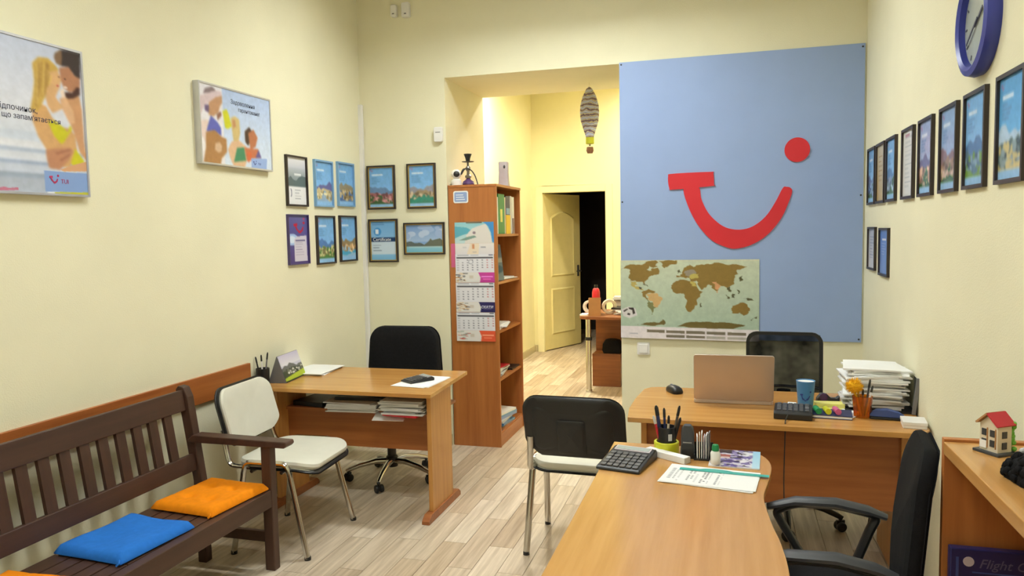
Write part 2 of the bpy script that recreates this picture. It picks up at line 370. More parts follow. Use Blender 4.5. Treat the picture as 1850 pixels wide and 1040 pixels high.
# floor: wood-look tile planks laid lengthways
fl = struct('floor', MB().box(XL-.15, HX1+.1, YF-.15, 11.7, -.06, -.0125), 'grout', 'floor of pale wood-look plank tiles', 'floor')
def planks():
    PW, PL, G = .122, .61, .0022
    cells = []; cols = int((HX1-XL)/PW)+2; rs = random.Random(3); off = 0
    for i in range(cols):
        x = XL+(i+.5)*PW; off = (off+PL*(.28+.34*rs.random())) % PL; y = YF-off
        while y < 11.6:
            cells.append((x, max(y, YF), min(y+PL, 11.6))); y += PL
    def vis(c):
        x, y = c[0], (c[1]+c[2])/2
        if y < 1.9: return False
        if y < 5.15: return -2.62 < x < .8
        if y < 6.0: return -2 < x < -.66
        return -2.45 < x < -.2-.12*y and y < 10.2
    cells.sort(key=lambda c: (not vis(c), c[1]))
    me = MB().box(-PW/2+G/2, PW/2-G/2, -PL/2+G/2, PL/2-G/2, -.0125, 0).mesh('plank', 'floor_plank')
    rest = MB()
    for k, (x, y0, y1) in enumerate(cells):
        if vis((x, y0, y1)) and k < 300:
            o = link('plank', me, fl, (x, (y0+y1)/2, 0)); o.scale = (1, (y1-y0)/PL, 1)
        else: rest.box(x-PW/2+G/2, x+PW/2-G/2, y0+G/2, y1-G/2, -.0125, 0)
    o = part('floor_planks', rest, 'floor_plank', fl); o['kind'] = 'stuff'
planks()
struct('trim_1', MB().box(XL, XL+.018, .3, 3.632, .705, .842), 'trim_wood', 'brown wooden rail board screwed along the left wall behind the bench', 'wall rail', bevel=.002)
struct('baseboard_back', MB().box(XL, -1.94, YB-.012, YB, 0, .08), 'baseboard_tile', 'beige tile skirting along the back wall', 'baseboard')
struct('baseboard_hall_left', MB().box(HX0, HX0+.014, 5.97, HY, 0, .085), 'baseboard_tile', 'beige skirting along the left wall of the back room', 'baseboard')
struct('baseboard_hall_back', MB().box(HX0, DX0-.09, HY-.014, HY, 0, .085).box(DX1+.09, HX1, HY-.014, HY, 0, .085), 'baseboard_tile', 'beige skirting along the far wall of the back room', 'baseboard')
solo('cable_duct', MB().box(XL, XL+.028, YB-.035, YB-.005, .1, 2.49), 'white_plastic', 'thin white vertical cable duct running up the left corner', 'cable duct', bevel=.002)

# far door
dr = struct('door_1', MB().box(DX0-.085, DX0, HY-.02, HY, 0, DZ+.085).box(DX1, DX1+.085, HY-.02, HY, 0, DZ+.085).box(DX0, DX1, HY-.02, HY, DZ, DZ+.085), 'hall_paint_warm', 'cream panelled door standing ajar at the far end of the back room', 'door', bevel=.003)
DA = R(66); DW = .80
leaf = link('door_leaf', MB().box(0, DW, 0, .04, .012, DZ-.008).mesh('door_leaf', 'door_paint'), dr, (DX0+.004, HY+.02, 0), (0, 0, DA)); bev(leaf, .002)
def panel_mould(z0, z1, arch):
    def outline(d):
        pts = [(.14+d, z0+d), (DW-.14-d, z0+d), (DW-.14-d, z1-d)]
        if arch: pts += [(DW-.14-d-(DW-.28-2*d)*i/10, z1-d+.075*math.sin(PI*i/10)) for i in range(1, 10)]
        return pts+[(.14+d, z1-d)]
    mb = MB(); a, b_, c = outline(0), outline(.018), outline(.04)
    ring = lambda pts, h: [Vector((p[0], -h, p[1])) for p in pts]
    mb.loft([ring(a, 0), ring(b_, .012), ring(c, .002)], 0, cap=False)
    mb.add(ring(c, .002), [tuple(range(len(c)))])
    return mb
for z0, z1, ar in ((.20, .80, False), (.95, 1.72, True)):
    p = part('door_panel', panel_mould(z0, z1, ar), 'door_paint', leaf, smooth=True, angle=30)
part('door_handle', MB().tube([(DW-.055, 0, 1.0), (DW-.055, -.05, 1.0), (DW-.15, -.05, 1.0)], .009).box(DW-.075, DW-.035, -.006, 0, .93, 1.08), 'dark_grey', leaf)

# lamps: long tube fixtures across the ceiling
def ceiling_lamp(x, y, label, em, wd=.6, ln=1.2, sk=.10):
    t = thing('ceiling_lamp', label, 'lamp', (x, y, ZC), 0, None)
    part('housing', MB().box(-ln/2, ln/2, -wd/2, wd/2, -.05, 0), 'white_plastic', t, bevel=.004)
    part('diffuser', MB().box(-ln/2+.02, ln/2-.02, -wd/2+.02, wd/2-.02, -.062, -.0502), em, t)
    mb = MB()
    for s in (-1, 1): mb.box(-ln/2, ln/2, s*wd/2-.006, s*wd/2+.006, -.062-sk, -.0502).box(s*ln/2-.006, s*ln/2+.006, -wd/2+.006, wd/2-.006, -.062-sk, -.0502)
    part('shade_rim', mb, 'white_plastic', t)
ceiling_lamp(-.95, 4.07, 'long white ceiling lamp nearest the back wall', 'lamp_back', .24, 1.2, .078)
ceiling_lamp(-.95, 1.7, 'long white ceiling lamp above the front desk', 'lamp_room', .36, 1.2, .06)
ceiling_lamp(-.95, -.6, 'long white ceiling lamp behind the camera', 'lamp_front', .36, 1.2, .06)
ceiling_lamp(-1.75, 6.95, 'small ceiling lamp near the left wall of the back room', 'lamp_hall', .22, .34, .03)
ceiling_lamp(-.72, 8.75, 'small ceiling lamp near the far wall of the back room', 'lamp_hall_far', .22, .34, .03)
# ================================================================ WALL PICTURES: print outlines in picture units
POSTER_COUPLE=[
((205,155,112),[(0.929,0.321),(0.98,0.304),(0.991,0.398),(0.995,0.646),(1.004,0.759),(0.964,0.701),(0.943,0.587),(0.919,0.502),(0.872,0.391),(0.879,0.345)]),
((62,52,52),[(0.859,0.042),(0.89,0.009),(0.936,0.002),(1.0,0.002),(0.993,0.182),(0.964,0.168),(0.93,0.115),(0.894,0.12),(0.861,0.108),(0.851,0.071)]),
((130,102,78),[(0.851,0.071),(0.863,0.036),(0.895,0.01),(0.897,0.056),(0.889,0.122),(0.861,0.111)]),
((178,126,96),[(0.876,0.134),(0.93,0.115),(0.964,0.17),(0.991,0.177),(0.987,0.252),(0.93,0.29),(0.895,0.269),(0.881,0.214)]),
((78,52,46),[(0.898,0.293),(0.939,0.292),(0.97,0.243),(0.987,0.247),(0.985,0.295),(0.946,0.328),(0.918,0.337),(0.897,0.325)]),
((212,166,112),[(0.72,0.457),(0.768,0.408),(0.792,0.413),(0.823,0.488),(0.881,0.542),(0.917,0.54),(0.943,0.587),(0.951,0.698),(0.903,0.811),(0.806,0.821),(0.778,0.7),(0.741,0.622),(0.716,0.519)]),
((202,166,86),[(0.735,0.144),(0.767,0.097),(0.818,0.089),(0.854,0.122),(0.876,0.155),(0.839,0.182),(0.809,0.276),(0.791,0.354),(0.769,0.413),(0.749,0.46),(0.708,0.464),(0.725,0.372),(0.739,0.262)]),
((152,117,62),[(0.761,0.151),(0.786,0.122),(0.777,0.252),(0.753,0.385),(0.729,0.444),(0.749,0.292)]),
((165,128,70),[(0.807,0.116),(0.824,0.132),(0.81,0.243),(0.788,0.356),(0.783,0.283)]),
((216,172,124),[(0.82,0.182),(0.868,0.155),(0.884,0.217),(0.873,0.269),(0.847,0.342),(0.888,0.408),(0.825,0.455),(0.802,0.411),(0.793,0.354),(0.807,0.266)]),
((240,220,205),[(0.872,0.292),(0.895,0.269),(0.903,0.328),(0.882,0.344)]),
((222,178,138),[(0.867,0.347),(0.901,0.328),(0.942,0.418),(0.947,0.497),(0.918,0.512),(0.883,0.42)]),
((207,202,42),[(0.798,0.516),(0.831,0.502),(0.881,0.542),(0.902,0.573),(0.918,0.516),(0.928,0.545),(0.876,0.644),(0.862,0.655),(0.825,0.606)]),
((207,202,42),[(0.91,0.776),(0.939,0.677),(0.989,0.76),(0.981,0.781),(0.922,0.811)]),
((192,138,104),[(0.776,0.707),(0.821,0.694),(0.91,0.675),(0.929,0.701),(0.897,0.76),(0.848,0.835),(0.789,0.83),(0.779,0.766)]),
((160,105,80),[(0.828,0.72),(0.91,0.684),(0.914,0.691),(0.837,0.731)]),
((160,105,80),[(0.848,0.767),(0.909,0.715),(0.91,0.724),(0.856,0.776)]),
((216,166,122),[(0.848,0.833),(0.909,0.799),(1.001,0.759),(1.0,0.83),(0.866,0.844)]),
((138,166,216),[(0.76,0.847),(1.014,0.845),(1.012,0.979),(0.761,0.988)]),
((196,192,62),[(0.811,0.988),(1.007,0.979),(1.006,1.007),(0.81,1.007)]),
((236,236,236),[(0.771,0.99),(0.811,0.988),(0.81,1.007),(0.771,1.007)]),
((196,120,142),[(0.534,0.977),(0.558,0.97),(0.58,0.977),(0.625,0.969),(0.624,0.988),(0.534,0.997)]),
]
POSTER_SUN=[
((228,208,200),[(-0.045,0.494),(0.098,0.451),(0.116,0.618),(0.051,0.732),(0.018,1.033),(-0.071,1.038)]),
((240,236,238),[(-0.051,0.648),(0.028,0.684),(0.051,0.757),(0.012,1.035),(-0.071,1.043)]),
((188,144,110),[(0.136,0.124),(0.226,0.111),(0.296,0.091),(0.298,0.197),(0.263,0.251),(0.243,0.329),(0.174,0.397),(0.111,0.39),(0.116,0.266)]),
((128,112,118),[(0.05,0.134),(0.078,0.063),(0.165,0.018),(0.215,0.046),(0.205,0.081)]),
((212,192,198),[(-0.036,0.197),(0.217,0.056),(0.291,0.053),(0.302,0.104),(0.212,0.142),(0.061,0.286),(-0.03,0.471),(-0.035,0.301)]),
((110,92,128),[(0.064,0.271),(0.121,0.258),(0.116,0.365),(0.064,0.342)]),
((140,100,85),[(0.215,0.362),(0.271,0.309),(0.283,0.359),(0.225,0.438)]),
((172,126,82),[(0.064,0.613),(0.179,0.567),(0.269,0.643),(0.334,0.658),(0.332,0.833),(0.258,0.924),(0.236,1.023),(0.012,1.038),(0.055,0.808)]),
((96,102,184),[(0.137,0.39),(0.223,0.463),(0.268,0.529),(0.266,0.63),(0.179,0.57),(0.071,0.603)]),
((212,178,148),[(0.183,0.737),(0.238,0.714),(0.269,0.762),(0.26,0.83),(0.218,0.856),(0.169,0.818)]),
((206,206,52),[(0.296,0.301),(0.354,0.266),(0.383,0.339),(0.413,0.481),(0.36,0.522),(0.322,0.514)]),
((206,182,126),[(0.402,0.37),(0.464,0.332),(0.524,0.365),(0.532,0.542),(0.496,0.686),(0.435,0.696),(0.415,0.509)]),
((190,140,100),[(0.421,0.397),(0.464,0.375),(0.474,0.468),(0.436,0.504)]),
((216,178,144),[(0.347,0.79),(0.407,0.678),(0.509,0.648),(0.618,0.722),(0.62,0.891),(0.569,1.025),(0.433,1.03),(0.38,0.922)]),
((62,132,98),[(0.478,0.754),(0.58,0.732),(0.602,0.909),(0.425,0.949)]),
((74,54,48),[(0.6,0.509),(0.668,0.441),(0.721,0.506),(0.645,0.701),(0.602,0.658)]),
((178,112,82),[(0.651,0.527),(0.731,0.461),(0.792,0.567),(0.754,0.701),(0.671,0.749)]),
((192,112,82),[(0.583,0.729),(0.797,0.727),(0.841,0.846),(0.696,0.873),(0.617,0.919)]),
((205,105,70),[(0.623,0.785),(0.684,0.782),(0.694,0.881),(0.631,0.932)]),
((92,84,146),[(0.797,0.734),(0.841,0.846),(0.745,0.853)]),
((150,176,226),[(0.679,0.866),(0.929,0.843),(0.912,1.015),(0.679,1.023)]),
]
SMILE= [(-0.283,1.812),(-0.255,1.688),(-0.191,1.563),(-0.107,1.467),(-0.023,1.423),(0.046,1.41),(0.142,1.435),(0.237,1.497),(0.316,1.595),(0.362,1.699),(0.382,1.764),(0.371,1.789),(0.348,1.795),(0.326,1.788),(0.282,1.701),(0.223,1.611),(0.142,1.549),(0.053,1.532),(-0.037,1.557),(-0.121,1.634),(-0.17,1.729),(-0.191,1.816)]
BAR= [(-0.354,1.904),(-0.114,1.907),(-0.097,1.898),(-0.093,1.827),(-0.104,1.816),(-0.347,1.801),(-0.376,1.812),(-0.383,1.888)]
WORLD=[
((140,114,58),[(0.003,0.125),(0.043,0.073),(0.081,0.054),(0.157,0.063),(0.195,0.058),(0.214,0.1),(0.195,0.123),(0.233,0.14),(0.242,0.107),(0.279,0.1),(0.289,0.169),(0.255,0.188),(0.227,0.205),(0.206,0.246),(0.18,0.278),(0.184,0.307),(0.168,0.278),(0.127,0.278),(0.114,0.263),(0.075,0.263),(0.061,0.221),(0.075,0.171),(0.066,0.113),(0.037,0.106)]),
((188,170,98),[(0.075,0.271),(0.123,0.278),(0.127,0.311),(0.112,0.336),(0.151,0.344),(0.174,0.386),(0.151,0.376),(0.108,0.353)]),
((140,114,58),[(0.166,0.058),(0.224,0.017),(0.27,0.01),(0.285,0.035),(0.261,0.075),(0.279,0.083),(0.242,0.1),(0.214,0.075)]),
((140,114,58),[(0.285,0.019),(0.354,0.004),(0.42,0.012),(0.4,0.061),(0.354,0.084),(0.326,0.107),(0.315,0.052)]),
((140,114,58),[(0.174,0.393),(0.208,0.369),(0.264,0.409),(0.241,0.428),(0.198,0.43),(0.193,0.476),(0.205,0.509),(0.189,0.491),(0.165,0.443)]),
((122,124,82),[(0.189,0.484),(0.207,0.509),(0.241,0.539),(0.252,0.597),(0.267,0.605),(0.24,0.672),(0.259,0.712),(0.231,0.697),(0.211,0.607),(0.205,0.541)]),
((206,170,116),[(0.193,0.434),(0.241,0.422),(0.283,0.441),(0.314,0.482),(0.297,0.547),(0.273,0.603),(0.25,0.593),(0.241,0.528),(0.205,0.495)]),
((140,114,58),[(0.386,0.311),(0.409,0.271),(0.447,0.25),(0.511,0.271),(0.557,0.296),(0.579,0.392),(0.606,0.399),(0.57,0.488),(0.566,0.553),(0.542,0.601),(0.52,0.653),(0.497,0.651),(0.483,0.57),(0.478,0.489),(0.465,0.424),(0.409,0.424),(0.381,0.369)]),
((140,114,58),[(0.409,0.223),(0.414,0.198),(0.438,0.205),(0.456,0.182),(0.47,0.102),(0.511,0.061),(0.539,0.094),(0.557,0.071),(0.63,0.056),(0.684,0.04),(0.747,0.054),(0.845,0.065),(0.924,0.098),(0.889,0.113),(0.845,0.129),(0.854,0.184),(0.827,0.232),(0.827,0.296),(0.796,0.334),(0.774,0.359),(0.756,0.334),(0.729,0.326),(0.711,0.359),(0.702,0.422),(0.684,0.374),(0.67,0.326),(0.648,0.311),(0.63,0.344),(0.593,0.384),(0.566,0.311),(0.557,0.263),(0.52,0.278),(0.511,0.23),(0.484,0.238),(0.465,0.223)]),
((152,142,128),[(0.475,0.142),(0.539,0.127),(0.557,0.175),(0.502,0.215),(0.479,0.198)]),
((192,178,98),[(0.511,0.198),(0.575,0.182),(0.566,0.234),(0.52,0.244)]),
((192,178,98),[(0.513,0.278),(0.552,0.286),(0.579,0.384),(0.557,0.336),(0.522,0.33)]),
((208,154,110),[(0.667,0.278),(0.702,0.276),(0.731,0.326),(0.706,0.426),(0.688,0.359)]),
((86,84,56),[(0.774,0.351),(0.796,0.342),(0.801,0.407),(0.783,0.399)]),
((86,84,56),[(0.767,0.436),(0.783,0.463),(0.793,0.489),(0.776,0.486)]),
((86,84,56),[(0.81,0.43),(0.831,0.434),(0.826,0.478),(0.805,0.47)]),
((86,84,56),[(0.89,0.482),(0.934,0.484),(0.961,0.511),(0.925,0.511)]),
((86,84,56),[(0.858,0.234),(0.88,0.203),(0.888,0.248),(0.863,0.276)]),
((86,84,56),[(0.84,0.37),(0.861,0.388),(0.854,0.434)]),
((86,84,56),[(0.42,0.142),(0.438,0.125),(0.449,0.157),(0.424,0.177)]),
((86,84,56),[(0.577,0.605),(0.586,0.545),(0.604,0.536),(0.598,0.583)]),
((140,114,58),[(0.805,0.605),(0.845,0.557),(0.881,0.532),(0.917,0.557),(0.936,0.61),(0.921,0.666),(0.89,0.691),(0.863,0.653),(0.808,0.66)]),
((86,84,56),[(0.937,0.75),(0.989,0.693),(0.98,0.722)]),
((112,98,54),[(0.399,0.831),(0.483,0.789),(0.611,0.774),(0.774,0.777),(0.903,0.806),(0.819,0.852),(0.52,0.852)]),
((112,98,54),[(0.116,0.823),(0.192,0.797),(0.287,0.795),(0.315,0.752),(0.323,0.821),(0.24,0.839)]),
((70,70,72),[(0.137,0.344),(0.161,0.353),(0.161,0.38),(0.142,0.365)]),
((110,112,90),[(0.17,0.296),(0.204,0.319),(0.205,0.344),(0.173,0.319)]),
((216,212,212),[(0.006,0.633),(0.06,0.595),(0.111,0.616),(0.126,0.706),(0.069,0.745),(0.02,0.718)]),
((60,52,50),[(0.02,0.651),(0.049,0.622),(0.057,0.631),(0.028,0.668)]),
((60,52,50),[(0.06,0.608),(0.098,0.608),(0.111,0.681),(0.092,0.695),(0.088,0.641),(0.064,0.626)]),
((60,52,50),[(0.054,0.676),(0.073,0.683),(0.07,0.708),(0.049,0.701)]),
((228,220,224),[(-0.002,0.843),(1.004,0.86),(1.006,1.054),(-0.003,1.06)]),
((122,112,96),[(0.197,0.883),(0.328,0.887),(0.328,0.921),(0.197,0.919)]),
((122,112,96),[(0.34,0.887),(0.474,0.889),(0.474,0.925),(0.34,0.921)]),
((122,112,96),[(0.485,0.889),(0.62,0.891),(0.62,0.927),(0.485,0.925)]),
((122,112,96),[(0.631,0.891),(0.764,0.894),(0.764,0.929),(0.631,0.927)]),
((122,112,96),[(0.778,0.894),(0.908,0.896),(0.908,0.931),(0.778,0.929)]),
((122,112,96),[(0.34,0.944),(0.474,0.946),(0.474,0.977),(0.34,0.977)]),
((122,112,96),[(0.485,0.946),(0.62,0.948),(0.62,0.979),(0.485,0.979)]),
((176,170,160),[(0.631,0.95),(0.764,0.95),(0.764,0.981),(0.631,0.981)]),
((176,170,160),[(0.778,0.952),(0.908,0.952),(0.908,0.983),(0.778,0.983)]),
]
# ---- posters on the left wall
def poster_big(name, label, y0, y1, z0, z1, cv, fm, d=.03, bar=.009):
    t = thing(name, label, 'poster', (XL, (y0+y1)/2, (z0+z1)/2), PI/2)
    w, h = y1-y0, z1-z0
    part('frame', MB().box(-w/2, w/2, -d, 0, h/2-bar, h/2).box(-w/2, w/2, -d, 0, -h/2, -h/2+bar).box(-w/2, -w/2+bar, -d, 0, -h/2+bar, h/2-bar).box(w/2-bar, w/2, -d, 0, -h/2+bar, h/2-bar).box(-w/2+bar, w/2-bar, -.006, 0, -h/2+bar, h/2-bar), fm, t)
    link('picture', cv.mesh('picture', w-2*bar, h-2*bar, 'print_gloss'), t, (0, -d+.004, 0))
    return t, w, h, d
cv = Canvas(240, 170)
cv.vgrad(0, .45, (198, 206, 228), (222, 224, 234)).vgrad(.45, .62, (222, 224, 234), (214, 220, 232))
for v0, v1, c in ((.60, .66, (204, 212, 226)), (.66, .71, (222, 224, 232)), (.71, .735, (176, 188, 208)), (.735, .79, (214, 218, 228)), (.79, .815, (160, 174, 200)), (.815, .87, (198, 206, 220)), (.87, .905, (156, 168, 188)), (.905, 1, (178, 186, 200))):
    cv.vgrad(v0, v1, c, tuple(min(255, x+8) for x in c))
for c, p in POSTER_COUPLE[:-5]: cv.poly(p, c)
for k in range(16): cv.poly([(.742+.006*k, .10+.012*abs(k-6)), (.746+.006*k, .10+.012*abs(k-6)), (.735+.0055*k+.006*math.sin(k), .44-.012*k), (.731+.0055*k, .44-.012*k)], ((222, 188, 110), (176, 140, 74), (206, 172, 94))[k % 3])
cv.blur(2).mottle(.025, 40, 3)
for u, v, r_, c in ((.905, .205, .006, (60, 40, 34)), (.872, .20, .005, (110, 70, 50)), (.905, .262, .012, (226, 206, 196)), (.862, .262, .008, (190, 96, 84))): cv.ell(u, v, r_, r_*.7, c)
cv.blur(1)
for c, p in POSTER_COUPLE[-5:]: cv.poly(p, c)
t, w, h, d = poster_big('beach_poster', 'large beach poster of an embracing couple at the left edge', 1.70, 2.578, 1.727, 2.323, cv, 'alu_frame')
cy = (1.70+2.578)/2; cz = (1.727+2.323)/2
for s, y, z, sz in (('Відпочинок,', 2.172, 2.040, .031), ("що запам'ятається", 2.196, 2.010, .0285)):
    text('lettering', s, sz, 'text_dark', t, (y-cy, -d+.003, z-cz))
def smile_mesh(w, h):
    f = lambda p: (w*p[0], -h*p[1]); mb = MB()
    mb.prism([f(p) for p in ((0, .08), (.38, .04), (.38, .3), (0, .34))], 0, .0006, XZ)
    a = [(.12, .25), (.22, .6), (.5, .95), (.62, 1), (.9, .75), (1, .4), (.88, .36), (.78, .62), (.6, .76), (.45, .68), (.3, .4), (.26, .22)]
    mb.prism([f(p) for p in a], 0, .0007, XZ)
    mb.prism([(w*1.02+w*.12*math.cos(k*PI/5), w*.12*math.sin(k*PI/5)) for k in range(10)], 0, .0006, XZ); return mb
part('smile_logo', smile_mesh(.04, .032), 'text_red', t, loc=(2.385-cy, -d+.003, 1.806-cz))
text('lettering', 'TUI', .024, 'text_red', t, (2.438-cy, -d+.003, 1.777-cz))
cv = Canvas(150, 100)
cv.vgrad(0, 1, (176, 196, 232), (214, 226, 242)).vgrad(0, 1, (226, 224, 232), (236, 232, 236), 0, .30)
for c, p in POSTER_SUN[:-1]: cv.poly(p, c)
cv.blur(2).mottle(.03, 36, 5)
for c, p in POSTER_SUN[-1:]: cv.poly(p, c)
cv.blur(1)
t, w, h, d = poster_big('beach_poster', 'smaller beach poster of three women in swimwear, second on the left wall', 3.285, 3.908, 1.925, 2.34, cv, 'alu_frame', d=.035)
cy = (3.285+3.908)/2; cz = (1.925+2.34)/2
for s, y, z, sz in (('Задоволення', 3.542, 2.262, .034), ('гарантоване!', 3.606, 2.228, .031)):
    text('lettering', s, sz, 'text_dark', t, (y-cy, -d+.003, z-cz))
part('smile_logo', smile_mesh(.028, .022), 'mug_mark', t, loc=(3.722-cy, -d+.003, 1.972-cz))
text('lettering', 'TUI', .017, 'mug_mark', t, (3.768-cy, -d+.003, 1.953-cz))

# ---- framed certificates and photographs
def framed(label, x, y, z, w, h, rz, cv, outer='frame_black', gold=False, group='framed certificates on the walls', bar=.011, d=.018, tilt=0):
    t = thing('picture_frame', label, 'picture frame', (x, y, z), rz, group)
    mb = MB()
    for a in ((-w/2, w/2, h/2-bar, h/2), (-w/2, w/2, -h/2, -h/2+bar), (-w/2, -w/2+bar, -h/2+bar, h/2-bar), (w/2-bar, w/2, -h/2+bar, h/2-bar)):
        mb.box(a[0], a[1], -d, 0, a[2], a[3])
    part('frame', mb, outer, t)
    W, H = w-2*bar, h-2*bar
    if gold:
        mb = MB(); g = .006
        for a in ((-W/2, W/2, H/2-g, H/2), (-W/2, W/2, -H/2, -H/2+g), (-W/2, -W/2+g, -H/2+g, H/2-g), (W/2-g, W/2, -H/2+g, H/2-g)):
            mb.box(a[0], a[1], -.014, -.004, a[2], a[3])
        part('inner_edge', mb, 'frame_gold', t)
    link('certificate', cv.mesh('certificate', W, H, 'print_gloss'), t, (0, -.006, 0))
    if tilt: t.rotation_euler[1] = tilt
    return t
def cert(sky=(124, 178, 230), far=(110, 120, 150), mid=(150, 140, 110), near=(70, 110, 60), water=None, seed=1, top=.52, w=40, h=56, logo=True, strip=(150, 196, 236)):
    c = Canvas(w, h, sky); c.vgrad(0, top+.1, tuple(max(0, x-8) for x in sky), tuple(min(255, x+14) for x in sky))
    if logo: c.smile(.08, .06, .1, .06, (196, 70, 110))
    c.rect(.14, .56, .175, .21, (222, 236, 248)); c.lines(.12, .5, .26, .44, 4, (96, 140, 190), .3, seed)
    c.ridge(top, .08, far, seed); c.ridge(top+.12, .07, mid, seed+5)
    c.blobs(.0, 1, top+.14, .88, [mid, tuple(min(255, x+50) for x in mid), tuple(int(x*.7) for x in mid), near], 60, .06, seed)
    if water: c.ridge(top+.26, .06, water, seed+9)
    c.ridge(.86, .05, near, seed+3); c.rect(0, 1, .9, 1, strip); c.blur(1).mottle(.035, 14, seed)
    return c
def paper_cert(seed, top=(200, 204, 214), ph=(110, 124, 120)):
    c = Canvas(40, 56, (232, 232, 234)); c.vgrad(.0, .22, (236, 234, 236), top); c.vgrad(.22, .62, (190, 196, 206), ph); c.ridge(.42, .08, (96, 110, 110), seed, .62); c.rect(.4, .75, .34, .38, (226, 230, 232)); c.rect(0, 1, .62, 1, (234, 234, 236))
    c.lines(.4, .8, .68, .92, 4, (170, 172, 180), .25, seed); c.ell(.2, .75, .05, .09, (110, 116, 130)); c.ell(.16, .75, .05, .09, (234, 234, 236)); return c
def purple_cert():
    c = Canvas(40, 56, (88, 90, 160)); c.vgrad(0, 1, (92, 92, 156), (84, 66, 124)); c.ell(.2, .5, .3, .12, (170, 196, 236)); c.ell(.2, .5, .2, .07, (220, 232, 248))
    c.poly([(.3, .5), (.42, .44), (.92, .42), (.95, .95), (.3, .95)], (214, 208, 222)); c.smile(.3, .16, .5, .22, (178, 30, 60)); c.lines(.36, .8, .55, .85, 6, (160, 150, 180), .2, 3); c.rect(.36, .85, .51, .535, (90, 80, 130)); c.rect(.78, .86, .05, .1, (170, 60, 120)); return c
LW = dict(x=XL, rz=PI/2)
z1, z2 = 1.888, 1.522
framed('black-framed white certificate with a grey landscape, above the purple one', XL, 4.20, z1, .236, .312, PI/2, paper_cert(2))
framed('pale blue framed certificate with a purple mountain on the left wall', XL, 4.527, 1.89, .236, .306, PI/2, cert(far=(104, 106, 160), mid=(212, 196, 150), near=(150, 178, 210), seed=3), 'frame_blue')
framed('pale blue framed certificate with brown hills, beside the corner cable duct', XL, 4.83, 1.90, .236, .306, PI/2, cert(far=(150, 140, 110), mid=(160, 140, 100), near=(90, 120, 170), seed=8), 'frame_blue')
framed('purple certificate with a large red smile on the left wall', XL, 4.193, 1.525, .234, .312, PI/2, purple_cert(), 'frame_purple', bar=.006)
framed('black-framed certificate with a blue bay, right of the purple one', XL, 4.53, 1.517, .238, .322, PI/2, cert(far=(90, 130, 190), mid=(176, 168, 110), near=(74, 120, 60), seed=12))
framed('black-framed certificate with a beach town and diagonal turquoise pool, bottom row beside the corner', XL, 4.838, 1.522, .240, .322, PI/2, cert(far=(150, 130, 90), mid=(206, 166, 110), near=(150, 190, 220), water=(70, 160, 200), seed=17))
framed('gold-edged certificate with pink blossom, upper left of the four on the back wall', -2.445, YB, z1, .222, .318, 0, cert(far=(110, 140, 180), mid=(170, 110, 110), near=(70, 100, 60), seed=21), gold=True)
framed('gold-edged certificate with tower blocks and a green lagoon, below the alarm sensor', -2.128, YB, z1, .222, .322, 0, cert(far=(150, 150, 160), mid=(160, 140, 110), near=(70, 130, 110), water=(60, 140, 120), seed=27), gold=True)
c = Canvas(44, 58, (206, 224, 240)); c.vgrad(0, .42, (120, 176, 226), (140, 192, 236)); c.ell(.28, .28, .14, .1, (80, 150, 216)); c.rect(.2, .32, .22, .34, (230, 238, 246)); c.rect(0, 1, .42, .53, (38, 62, 104)); c.lines(.1, .5, .6, .8, 3, (110, 130, 160), .2, 2); c.vgrad(.84, 1, (140, 196, 236), (120, 180, 226)); c.lines(.08, .6, .05, .14, 2, (80, 120, 180), .3, 3)
t = framed('gold-edged certificate with a dark blue title band on the back wall', -2.441, YB, 1.50, .232, .316, 0, c, gold=True)
text('lettering', 'Certificate', .034, 'text_white', t, (-.085, -.007, -.002))
c = Canvas(60, 44, (132, 166, 214)); c.vgrad(0, .6, (118, 152, 206), (166, 192, 224)); c.blobs(0, 1, .05, .45, [(160, 184, 222), (186, 204, 230)], 14, .12, 4); c.ridge(.66, .1, (96, 106, 104), 5, .78); c.poly([(.5, .7), (.6, .6), (.66, .5), (.7, .56), (.9, .5), (1, .6), (1, .78), (.4, .78)], (106, 110, 96)); c.vgrad(.76, 1, (150, 200, 214), (108, 180, 210)); c.rect(.1, .9, .78, .8, (214, 220, 214))
framed('landscape gold-edged seaside photograph with a rocky headland beside the tall bookcase', -2.118, YB, 1.51, .318, .232, 0, c, gold=True)
RWC = [
 ('black-framed blue certificate farthest along the right wall, top row next to the blue board', 4.84, dict(seed=31, far=(110, 130, 170), mid=(120, 150, 190))),
 ('cream certificate overlapping its neighbours, second of the top row from the blue board', 4.565, None),
 ('black-framed blue certificate, third of the top row from the blue board', 4.285, dict(seed=34, far=(100, 140, 190), mid=(140, 160, 190))),
 ('black-framed plain white certificate in the top row on the right wall', 3.91, 'w'),
 ('black-framed certificate with a pinkish evening sky, fifth of the top row from the blue board', 3.58, dict(seed=37, sky=(160, 176, 216), far=(120, 120, 160), mid=(190, 150, 130))),
 ('black-framed certificate with a brown rocky coast, sixth of the top row from the blue board', 3.235, dict(seed=41, sky=(146, 176, 220), far=(140, 120, 130), mid=(160, 130, 110))),
 ('black-framed certificate with green trees and blue hills below the clock', 2.915, dict(seed=44, far=(80, 120, 170), mid=(90, 120, 140), near=(110, 150, 60))),
 ('black-framed certificate with a palm beach cut by the right edge of the picture', 2.575, dict(seed=47, sky=(96, 166, 222), far=(180, 206, 230), mid=(90, 110, 110), near=(206, 190, 130)))]
